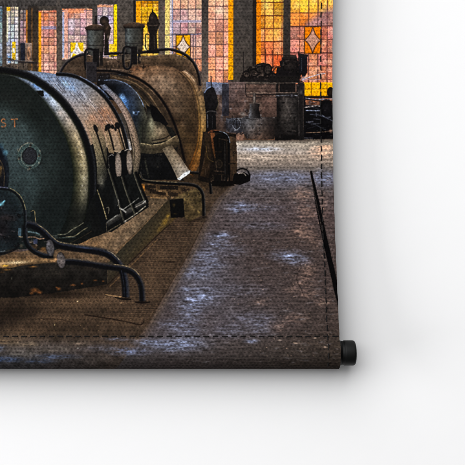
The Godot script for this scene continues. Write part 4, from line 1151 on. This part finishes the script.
	# clamp block on the shoulder, strap one
	stroke([-82, 160, -76, 128, -62, 102, -44, 83, -22, 73, 0, 70.6, 14, 72.4, 28, 76.4, 41.4, 83.8, 53, 92.6, 63.4, 103, 73, 115.6, 81.6, 130.6, 87.4, 147, 91, 164, 92, 184, 90.6, 205, 86, 224], 8.6, [K(70, 76, 88, 0.0), K(24, 24, 26), K(12, 12, 14), K(12, 12, 14), K(14, 14, 15), K(22, 24, 18), K(46, 48, 38, 0.2)])
	strip([[0, 66.8, 14, 68.4, 28, 71.6, 41, 78, 53, 86.4, 64, 96.6, 74, 109], [0, 70, 14, 72, 28, 75.6, 41, 83, 53, 91.4, 63, 101.6, 72, 113.6]], [[K(30, 29, 30, 0.5)], [K(12, 12, 14, 1)]], 24)
	poly([36.4, 91, 43.4, 90.6, 44, 96, 42, 96.4, 38.6, 94.4], K(16, 16, 14)); ink([37, 90.9, 43.4, 90.6], 0.9, K(60, 62, 56, 0.7))
	# letters cast on the face
	noise(n_grain, 0.3)
	ink([5.6, 120, 3.4, 118.9, 1.6, 120.4, 2.4, 122.6, 5, 123.4, 5.8, 125.4, 4.2, 127.2, 1.4, 126.4], 1.7, K(146, 92, 58, 0.95)); ink([11, 119.4, 18, 119], 1.7, K(150, 96, 60, 0.95), false); ink([14.6, 119.2, 14.8, 127.4], 1.7, K(146, 90, 56, 0.95), false)
	ink([1.6, 128.4, 5.4, 128.2], 0.8, K(16, 16, 16, 0.6), false); ink([15.9, 120.6, 16.2, 128], 0.8, K(18, 18, 18, 0.7), false)
	# port with its bolted ring
	glow(33.4, 160, 15, 15, K(14, 15, 15, 0.8))
	disc(29.4, 156.4, 12.6, 13.8, [[0.56, K(30, 35, 35)], [0.64, K(66, 80, 78)], [0.8, K(54, 69, 68)], [0.93, K(66, 78, 75)], [1.0, K(20, 24, 24, 0.4)]], 0.0, 36)
	disc(29.8, 156, 7.5, 8.8, [[0, K(42, 43, 47)], [0.8, K(37, 38, 42)], [1, K(22, 23, 25)]])
	noise(n_grain, 0.0)
	ink([18.6, 152, 21, 147, 25, 144, 29, 142.8, 33, 143.6], 1.1, K(140, 132, 116, 0.7)); ink([21.6, 152, 21.6, 160, 25, 165, 31, 166.4, 36, 163], 1.0, K(120, 116, 106, 0.5))
	for a in [-1.45, -0.1, 1.5, 3.0]:
		var bx := 29.4 + cos(a) * 10.0
		var by := 156.4 + sin(a) * 11.2
		disc(bx, by, 1.6, 1.6, [[0, K(30, 24, 22)], [1, K(28, 24, 22, 0.3)]], 0.0, 10); glow(bx - 0.7, by + 1.2, 1.3, 1.0, K(150, 120, 96, 0.6))
	for p in [[40, 151], [18, 150], [28, 169.6], [39, 163]]: glow(p[0], p[1], 1.2, 2, K(170, 160, 140, 0.5))
	# hub at the left edge
	noise(n_blot, 0.4)
	strip([[-40, 136, -10, 138, 0, 143, 5, 151, 8.4, 162, 9.6, 176, 8, 188], [-40, 142, -10, 143, -1, 148, 2.6, 156, 5, 166, 5.6, 178, 5, 190], [-40, 176, -20, 176, -10, 176, -8, 178, -6, 180, -6, 184, -6, 190]], [[K(40, 50, 54, 0), K(64, 96, 116, 0.9), K(28, 36, 44, 0.8), K(24, 27, 32, 0.6)], [K(20, 23, 28, 0), K(16, 18, 24), K(16, 18, 24)], [K(22, 22, 24, 0), K(44, 36, 28), K(26, 23, 22)]], 16)
	glow(5.6, 152.6, 4, 4, K(96, 150, 176, 0.75), 0.9); glow(2, 145, 3, 4, K(70, 104, 120, 0.5)); glow(0, 171, 3.4, 8, K(116, 88, 50, 0.55)); glow(1.4, 168, 1.6, 3, K(170, 130, 70, 0.5)); ink([0, 160, 3, 166, 4.6, 176, 4, 186], 1.4, K(84, 70, 50, 0.6))

func paint_plinth() -> void:
	# bed in front of the drum: top face and its lit timber
	noise(n_blot, 0.45)
	poly([20, 252, 50, 246, 70, 238, 86, 226, 110, 214, 140, 198, 150, 186, 196, 184, 200, 190, 172, 200, 150, 220, 130, 240, 108, 262, 60, 264, U0, 268, U0, 250], K(62, 50, 38), K(92, 73, 55))
	strip([[70, 244, 90, 234, 110, 224, 130, 212, 150, 198, 168, 188], [80, 250, 98, 240, 118, 229, 138, 215, 156, 202, 178, 190], [104, 262, 116, 250, 134, 234, 150, 218, 164, 205, 186, 196]], [[K(81, 63, 46), K(94, 74, 55), K(94, 77, 58), K(72, 60, 46), K(47, 40, 32)], [K(109, 84, 60), K(105, 85, 65), K(109, 90, 71), K(88, 73, 57), K(66, 56, 44)], [K(86, 69, 52), K(105, 87, 69), K(101, 85, 67), K(79, 65, 50), K(55, 46, 36)]], 24)
	noise(n_grain, 0.35)
	glow(86, 240, 14, 5, K(158, 118, 76, 0.5), -0.5); glow(112, 236, 14, 7, K(134, 108, 82, 0.45), -0.7); glow(128, 224, 14, 6, K(124, 100, 77, 0.45), -0.7); glow(96, 244, 8, 4, K(150, 113, 76, 0.4), -0.5); glow(160, 192, 14, 4, K(120, 96, 66, 0.5))
	for i in 40:
		var t := rg.randf()
		glow(lerpf(84, 160, t) + rg.randf_range(-8, 8), lerpf(246, 196, t) + rg.randf_range(-5, 5), rg.randf_range(0.8, 3), rg.randf_range(0.5, 1.2), K(48, 36, 26, rg.randf_range(0.2, 0.5)) if rg.randf() < 0.5 else K(190, 152, 112, 0.35), -0.7)
	# far part of the bed and its wooden blocks
	noise(n_blot, 0.4)
	poly([136, 186, 150, 180, 178, 180, 200, 182, 206, 190, 196, 196, 168, 198, 150, 198], K(58, 45, 33), K(88, 68, 46))
	for q in [[142, 184, 156, 186, 5, K(30, 24, 20)], [150, 190, 166, 193, 3, K(34, 26, 20)], [160, 186, 178, 186, 4, K(24, 20, 18)], [168, 192, 178, 193, 3.4, K(40, 31, 24)]]:
		poly([q[0], q[1], q[2], q[3], q[2], q[3] + q[4], q[0], q[1] + q[4]], q[5])
	ink([145, 197, 158, 198, 170, 199], 1.8, K(140, 108, 72, 0.6)); ink([150, 188.4, 164, 190, 176, 190], 1.0, K(120, 92, 62, 0.6)); poly([141, 184, 144.6, 184, 145.4, 190, 142, 196, 140.4, 192], K(150, 98, 44)); glow(143, 188, 1.6, 4, K(190, 132, 66, 0.6))
	ink([141, 196, 146, 196.6, 150, 197], 1.6, K(84, 84, 88, 0.8))
	clutter(140, 182, 196, 198, 44, K(124, 98, 70), K(20, 16, 14), 0.1, 7.0)
	# mottled yellow side of the far bed
	noise(n_blot, 0.6)
	poly([172, 199, 190, 190, 203, 188, 204, 214, 190, 222, 180, 214], K(80, 67, 45), K(66, 54, 36))
	for i in 26: glow(rg.randf_range(178, 203), rg.randf_range(190, 214), rg.randf_range(0.8, 3), rg.randf_range(0.8, 2.4), K(134, 112, 66, 0.45) if rg.randf() < 0.5 else K(40, 32, 22, 0.5))
	clutter(184, 190, 203, 214, 12, K(140, 116, 70), K(30, 24, 18), 0.3)
	# the long side of the bed, running away to the right
	strip([[108, 263, 120, 250, 134, 236, 150, 219, 162, 206, 170, 199], [108, 274, 122, 260, 138, 244, 152, 230, 164, 218, 172, 208], [108, 284, 124, 268, 140, 252, 156, 236, 168, 226, 178, 216]], [[K(50, 46, 36), K(44, 40, 32), K(48, 42, 33), K(46, 40, 30)], [K(54, 48, 38), K(52, 46, 35), K(58, 50, 36), K(60, 50, 33)], [K(40, 34, 27), K(52, 44, 32), K(66, 54, 36), K(76, 60, 36)]], 24)
	noise(n_grain, 0.3)
	ink([109, 262, 121, 249, 135, 235, 151, 218, 163, 205], 1.2, K(132, 104, 74, 0.5)); ink([108, 285, 124, 269, 140, 253, 156, 237, 170, 224], 1.6, K(24, 18, 14, 0.7)); ink([110, 287, 126, 271, 142, 255, 158, 239], 1.8, K(120, 90, 60, 0.45))
	glow(165, 222, 3.6, 7, K(156, 122, 50, 0.65), 0.6); glow(168, 216, 2.4, 4, K(170, 134, 56, 0.6), 0.5); glow(160, 229, 3, 5, K(130, 102, 48, 0.5), 0.7)
	for i in 30: 
		var t := rg.randf()
		glow(lerpf(112, 166, t) + rg.randf_range(-3, 3), lerpf(272, 216, t) + rg.randf_range(-6, 6), rg.randf_range(0.8, 2.6), rg.randf_range(0.6, 1.4), K(110, 94, 66, 0.35) if rg.randf() < 0.5 else K(22, 19, 16, 0.5), -0.7)
	noise(n_grain, 0.2)
	poly([169.6, 199.6, 183.4, 198.6, 184.6, 217, 171, 218], K(15, 14, 14), K(10, 10, 10)); glow(174, 205, 2, 3, K(84, 66, 34, 0.6)); glow(175, 214, 3, 1.2, K(84, 66, 34, 0.5)); ink([170, 199.4, 183.6, 198.4], 1.0, K(70, 58, 44, 0.7))
	# near side of the bed: a lit edge over a dark face
	noise(n_blot, 0.5)
	poly([U0, 266, 0, 266, 30, 264, 58, 262.4, 108, 263, 108, 284, 60, 292, 20, 297, U0, 300], K(33, 30, 27), K(15, 13, 12))
	strip([[U0, 256, 0, 256, 24, 256, 46, 256, 62, 257], [U0, 263, 0, 263, 22, 261.4, 44, 260.6, 60, 260.6], [U0, 269, 0, 268.4, 22, 265.6, 44, 263.4, 58, 262.6]], [[K(78, 58, 40, 0.6)], [K(170, 148, 110), K(186, 160, 122), K(190, 164, 126), K(150, 122, 88), K(110, 86, 60)], [K(150, 110, 50), K(140, 104, 54), K(110, 82, 50), K(92, 70, 46), K(52, 42, 32)]], 20)
	noise(n_grain, 0.35)
	glow(18, 262.4, 16, 2.2, K(226, 206, 168, 0.7), -0.04); glow(6, 265.6, 5, 1.4, K(226, 176, 60, 0.85)); glow(34, 266.6, 6, 1.4, K(150, 102, 54, 0.7)); glow(8, 269.6, 7, 1.4, K(134, 92, 44, 0.7)); glow(3, 272, 4, 1.6, K(90, 64, 36, 0.6)); glow(54, 261, 5, 1.6, K(196, 150, 104, 0.6))
	for p in [[36, 290, 6, 3.4], [41, 292, 4, 2.6], [33, 293, 3, 2], [60, 288.6, 3, 2.4], [74, 285, 4, 1.6], [83, 283.4, 2, 1.6], [58, 287, 2, 1.4], [96, 280, 3, 1.4], [104, 281, 2, 1.2]]: glow(p[0], p[1], p[2], p[3], K(150, 90, 46, 0.65))
	glow(13, 278, 0.9, 2, K(96, 90, 78, 0.7)); glow(50, 273, 22, 6, K(58, 52, 44, 0.35)); glow(90, 268, 16, 4, K(58, 50, 40, 0.4)); ink([108.2, 264, 108.4, 283], 1.0, K(70, 58, 44, 0.6))
	# machine feet: dark hollows, ledges with thin lit edges
	noise(n_blot, 0.35)
	poly([56, 247, 66, 238, 78, 230, 86, 218, 91, 200, 98, 190, 107, 222, 108, 232, 92, 238, 80, 244], K(15, 16, 16), K(18, 18, 17))
	glow(78, 216, 16, 22, K(16, 18, 17, 0.75), 0.5)
	poly([98, 189, 108, 178, 134, 174, 141, 186, 148, 200, 149, 207, 112, 232, 107, 232, 106, 218], K(17, 18, 18), K(14, 14, 14))
	strip([[107, 222.6, 126, 210, 147, 198.6], [108, 227, 127, 215, 148.6, 203]], [[K(64, 62, 57), K(74, 72, 68), K(80, 78, 74)], [K(24, 24, 24), K(28, 27, 27), K(30, 29, 28)]], 6)
	for q in [[108, 168, 115, 190, 123.6, 220], [121.4, 176, 127, 194, 134.6, 213], [133.6, 172, 138.6, 186, 145.6, 203]]:
		stroke([q[0] + 1.6, q[1], q[2] + 1.6, q[3], q[4] + 1.6, q[5]], 4.6, [K(14, 14, 14, 0.3), K(9, 9, 10), K(10, 10, 11), K(46, 45, 40), K(112, 106, 88, 0.9)])
	glow(102, 183, 4, 8, K(96, 93, 82, 0.5)); glow(116, 200, 4, 10, K(34, 36, 35, 0.6)); glow(129, 192, 3, 10, K(32, 33, 32, 0.6))
	noise(n_grain, 0.0)
	poly([97.6, 189, 99, 189, 107.6, 220, 107, 232, 103, 231, 96, 206], K(14, 15, 16)); ink([97.2, 189.4, 102, 203, 107, 219.4], 1.5, K(158, 142, 104, 0.8))
	ink([106.8, 222.6, 112, 219, 118, 214.6], 1.8, K(130, 128, 122, 0.8)); ink([122, 210.6, 130, 204.6, 139, 198], 1.6, K(120, 118, 112, 0.75)); ink([106.6, 223, 107, 232], 1.1, K(92, 84, 70, 0.7)); ink([108, 231.6, 114, 228, 121, 224], 1.6, K(112, 100, 80, 0.7)); ink([124, 222, 136, 214, 146, 206], 1.8, K(146, 138, 122, 0.75)); ink([135, 207.6, 140, 205, 146, 202], 1.5, K(160, 152, 142, 0.7))
	ink([119.8, 208, 123, 210, 126.4, 212.6], 2.2, K(170, 168, 162, 0.8)); ink([118, 199, 119, 203, 117.6, 206], 1.3, K(150, 144, 136, 0.7)); ink([143.6, 203, 146, 200.4], 1.8, K(170, 168, 164, 0.7)); glow(125.4, 221.4, 2, 1.6, K(150, 146, 140, 0.75)); glow(109, 209, 1.2, 3, K(130, 124, 110, 0.5)); ink([106.4, 208, 109, 207.6, 108.6, 214], 0.9, K(120, 112, 96, 0.6))
	# lit ledges under the drum
	noise(n_blot, 0.3)
	poly([30, 241, 58, 238, 72, 234, 84, 224, 90, 221, 92, 228, 74, 242, 56, 250, 30, 250], K(19, 21, 20))
	noise(n_grain, 0.0)
	ink([58, 234.6, 66, 234, 72, 230, 78, 226.4, 84, 222.6], 1.6, K(110, 108, 90, 0.75)); ink([66, 236.8, 75, 236, 82, 231, 88, 227.4], 1.6, K(126, 118, 92, 0.75)); ink([54, 238, 66, 237.6, 76, 237], 1.2, K(70, 78, 74, 0.7)); ink([56, 245, 70, 243, 84, 236, 92, 231], 1.0, K(60, 52, 38, 0.7)); ink([36, 235, 48, 235.4, 58, 236], 1.4, K(96, 100, 92, 0.5))

func hoop(pts: Array, w: float) -> void:
	pipe(pts, w, K(9, 9, 10), K(26, 25, 26), K(64, 60, 56))

func paint_pipes() -> void:
	# railing hoops on the bed
	noise(n_grain, 0.0)
	hoop([139.4, 172, 141, 178, 146, 181, 160, 182.8, 176, 183.6, 190, 184.4, 198, 187, 202.4, 193, 203.6, 202, 203.8, 216], 3.8)
	ink([139.4, 174, 142, 179, 148, 180.6, 162, 181.6, 178, 182.4], 0.9, K(140, 124, 88, 0.55)); glow(204, 217, 5, 1.6, K(10, 8, 7, 0.8)); glow(196, 220, 12, 2, K(20, 14, 10, 0.6), -0.2)
	hoop([190, 172.6, 198, 173, 205, 174.6, 209, 179, 210.6, 186, 211, 194], 3.2)
	# arched locker beside the ring, its wooden frame
	noise(n_blot, 0.4)
	poly([203, 132, 212, 131, 222, 131.6, 236, 134, 236.6, 183, 212, 184, 198, 180], K(34, 26, 21), K(17, 14, 12))
	strip([[204, 134, 205.6, 150, 200, 176], [211, 134, 211.6, 150, 209, 178]], [[K(46, 35, 25), K(50, 37, 24), K(48, 34, 22)], [K(36, 27, 20), K(34, 25, 18), K(28, 21, 16)]], 8)
	strip([[210.4, 133, 212, 146, 214, 158], [214.6, 132, 216, 146, 216, 158]], [[K(116, 68, 40), K(92, 56, 32), K(72, 46, 26)], [K(84, 52, 32), K(66, 42, 27), K(72, 46, 26)]], 8)
	strip([[229.4, 136, 230.4, 156, 230, 182], [236, 138, 237, 156, 236.6, 182]], [[K(66, 50, 37), K(60, 45, 32), K(46, 34, 25)], [K(54, 42, 34), K(56, 42, 31), K(40, 31, 24)]], 8)
	noise(n_grain, 0.0)
	poly([213, 138, 218, 133.6, 224, 134, 226, 140, 227, 182, 214, 182, 216, 160], K(15, 13, 12))
	ink([211, 131.8, 220, 132, 226, 135.6, 228.4, 142, 228.6, 156, 228.4, 183], 3.0, K(8, 8, 9, 1)); ink([219, 131.2, 225, 133, 228.6, 137, 230, 143], 1.1, K(126, 136, 150, 0.85)); ink([224.6, 142, 225, 158, 225, 182], 1.2, K(44, 40, 38, 0.8)); ink([208, 133, 212, 130.4, 220, 130.6], 1.6, K(116, 70, 46, 0.7)); glow(211.6, 131.6, 2.4, 1.4, K(160, 84, 50, 0.7))
	disc(219, 164, 4.2, 5, [[0, K(44, 36, 28)], [0.5, K(22, 18, 16)], [0.8, K(46, 38, 29)], [1, K(16, 13, 12, 0.3)]]); ink([213, 151.6, 222, 152], 1.0, K(54, 38, 26, 0.6)); ink([214, 174, 226, 175], 1.0, K(48, 36, 26, 0.6))
	ink([206, 146, 208, 158, 214, 162], 1.0, K(120, 94, 50, 0.5))
	clutter(204, 136, 236, 182, 40, K(74, 58, 46), K(8, 7, 7), 0.8, 12.0)
	# round black shoe with loop on the floor at its right
	poly([234, 174, 244, 172, 250, 176, 250, 181, 240, 185, 232, 184], K(10, 9, 9)); ink([236, 171, 242, 168.6, 247, 170.6, 249.6, 176, 246, 180, 238, 180], 2.4, K(9, 8, 9, 1)); ink([238, 173.6, 243, 173, 246, 176], 1.6, K(150, 138, 128, 0.8)); glow(247, 168.6, 1, 1.4, K(20, 18, 18, 0.9)); rect(212, 181, 234, 186, K(12, 10, 9))
	glow(222, 186, 14, 3, K(14, 11, 9, 0.8))
	# hub hose and its loop, left
	noise(n_blot, 0.35)
	disc(0, 222, 25, 34, [[0, K(26, 26, 29)], [0.6, K(26, 31, 34)], [0.9, K(28, 35, 38)], [1, K(26, 32, 34, 0.2)]]); glow(8, 218, 13, 5, K(54, 44, 44, 0.6)); glow(14, 238, 10, 12, K(14, 14, 16, 0.8)); glow(4, 230, 10, 14, K(24, 20, 22, 0.7))
	clutter(0, 206, 24, 246, 44, K(64, 58, 60), K(9, 9, 10), 0.3)
	clutter(24, 230, 52, 252, 24, K(110, 100, 92), K(12, 12, 12), 0.2)
	pipe([-24, 214, -20, 200, -12, 191, 0, 188.6, 10, 190, 17, 194, 22, 201, 25, 210, 25.6, 220, 25.2, 232], 3.4, K(14, 16, 18), K(30, 33, 37), K(54, 56, 62)); ink([10, 188.6, 17.6, 192.6, 23, 200, 26.2, 210], 1.0, K(150, 136, 92, 0.75)); ink([0, 187, 8, 187.8], 1.2, K(96, 96, 122, 0.7))
	ink([0, 205.6, 3, 203, 5.4, 200.4], 2.6, K(110, 168, 186, 0.9)); glow(2, 204, 3.4, 3.4, K(130, 190, 206, 0.6), -0.7)
	# pale fittings under the hub
	rect(18.6, 228, 21.6, 236, K(70, 92, 104, 0.9)); ink([28, 232, 34, 232.4, 40, 234], 2.2, K(110, 134, 140, 0.75)); ink([19, 236.4, 22, 237, 27, 236.6], 1.6, K(130, 116, 96, 0.8)); ink([27, 237.4, 34, 237, 40, 239, 46, 238], 1.8, K(150, 118, 96, 0.8)); ink([28, 242, 34, 243, 38, 246], 2.0, K(130, 110, 96, 0.6)); rect(34, 239, 38, 244, K(60, 66, 92, 0.8)); glow(44, 249, 5, 3, K(150, 100, 54, 0.7)); glow(22, 246, 3, 3, K(110, 96, 80, 0.5)); glow(34, 247, 7, 3, K(120, 84, 54, 0.55)); glow(14, 252, 12, 4, K(92, 66, 44, 0.5))
	ink([0, 254, 8, 252.6, 16, 249, 20, 244], 3.2, K(14, 14, 16, 0.95)); ink([0, 251.6, 6, 251], 1.2, K(120, 124, 128, 0.6))
	poly([30.6, 211, 35, 210.6, 36, 224, 31.6, 224], K(22, 27, 29)); ink([31, 211.4, 34.6, 210.8, 35.4, 217, 36.4, 223.6], 1.1, K(146, 126, 88, 0.8))
	# hose loop that drops behind the first flange
	pipe([25.4, 226, 25.6, 236, 28, 244, 33, 250, 40, 254, 47, 256, 54, 255.6], 5.6, K(11, 12, 14), K(28, 31, 38), K(44, 45, 50))
	# upper pipe: from the drum, over the bed and down into the floor
	pipe([27, 224, 34, 225.6, 42, 230.4, 50, 238.4, 57, 244, 66, 246.6, 78, 248.4, 92, 250.2, 104, 252.4, 112, 256.4, 119, 263.4, 123.6, 272, 126, 284, 126.8, 297], 8.4, K(11, 11, 14), K(31, 34, 44), K(48, 47, 50))
	ink([38, 224.6, 46, 230, 53, 237, 60, 242, 70, 243.6, 78, 244.8], 1.1, K(140, 124, 90, 0.75)); ink([108, 250.6, 114, 254, 120, 260], 1.0, K(150, 136, 110, 0.7)); glow(84, 247.6, 12, 1.4, K(64, 74, 100, 0.7), 0.12)
	# lower pipe with its elbow
	pipe([60, 262, 72, 261.4, 84, 262.6, 98, 265, 112, 267, 124, 268.6, 132, 271.4, 138, 276.8, 141.6, 284, 143, 292, 143.4, 301], 7.2, K(11, 11, 13), K(27, 29, 37), K(58, 53, 50))
	ink([114, 264.2, 125, 265.6, 134, 269, 140.6, 275.6], 1.0, K(160, 140, 104, 0.7)); ink([70, 258.4, 84, 259.8, 98, 262], 0.9, K(120, 104, 84, 0.6))
	ink([122, 270, 124.6, 284, 125, 296], 1.1, K(44, 46, 56, 0.7)); ink([139.4, 284, 140.6, 300], 1.0, K(40, 42, 50, 0.6))
	glow(126, 298.6, 9, 2, K(8, 6, 6, 0.95)); glow(143, 302, 8, 2, K(8, 6, 6, 0.95)); ink([116, 297, 124, 298.6, 132, 299], 1.6, K(12, 9, 8, 0.9)); ink([136, 301.6, 143, 302.6, 151, 301.6], 1.6, K(12, 9, 8, 0.9))
	# flange plates
	noise(n_blot, 0.5)
	disc(50.8, 247.8, 4.1, 8.6, [[0, K(88, 85, 88)], [0.7, K(82, 79, 82)], [0.92, K(62, 59, 61)], [1, K(26, 25, 27)]], -0.12); disc(61.8, 260.2, 4.4, 8.2, [[0, K(98, 90, 87)], [0.7, K(88, 81, 80)], [0.92, K(66, 61, 61)], [1, K(26, 25, 27)]], -0.15)
	noise(n_grain, 0.0)
	for p in [[50, 241], [52, 254], [48, 248], [53, 247], [61, 254.6], [63, 266], [59.4, 261], [64.6, 259]]: disc(p[0], p[1], 0.9, 1.0, [[0, K(60, 56, 56)], [1, K(70, 66, 66, 0.2)]], 0.0, 8)
	glow(56.6, 259.4, 2.6, 2, K(206, 156, 110, 0.75))
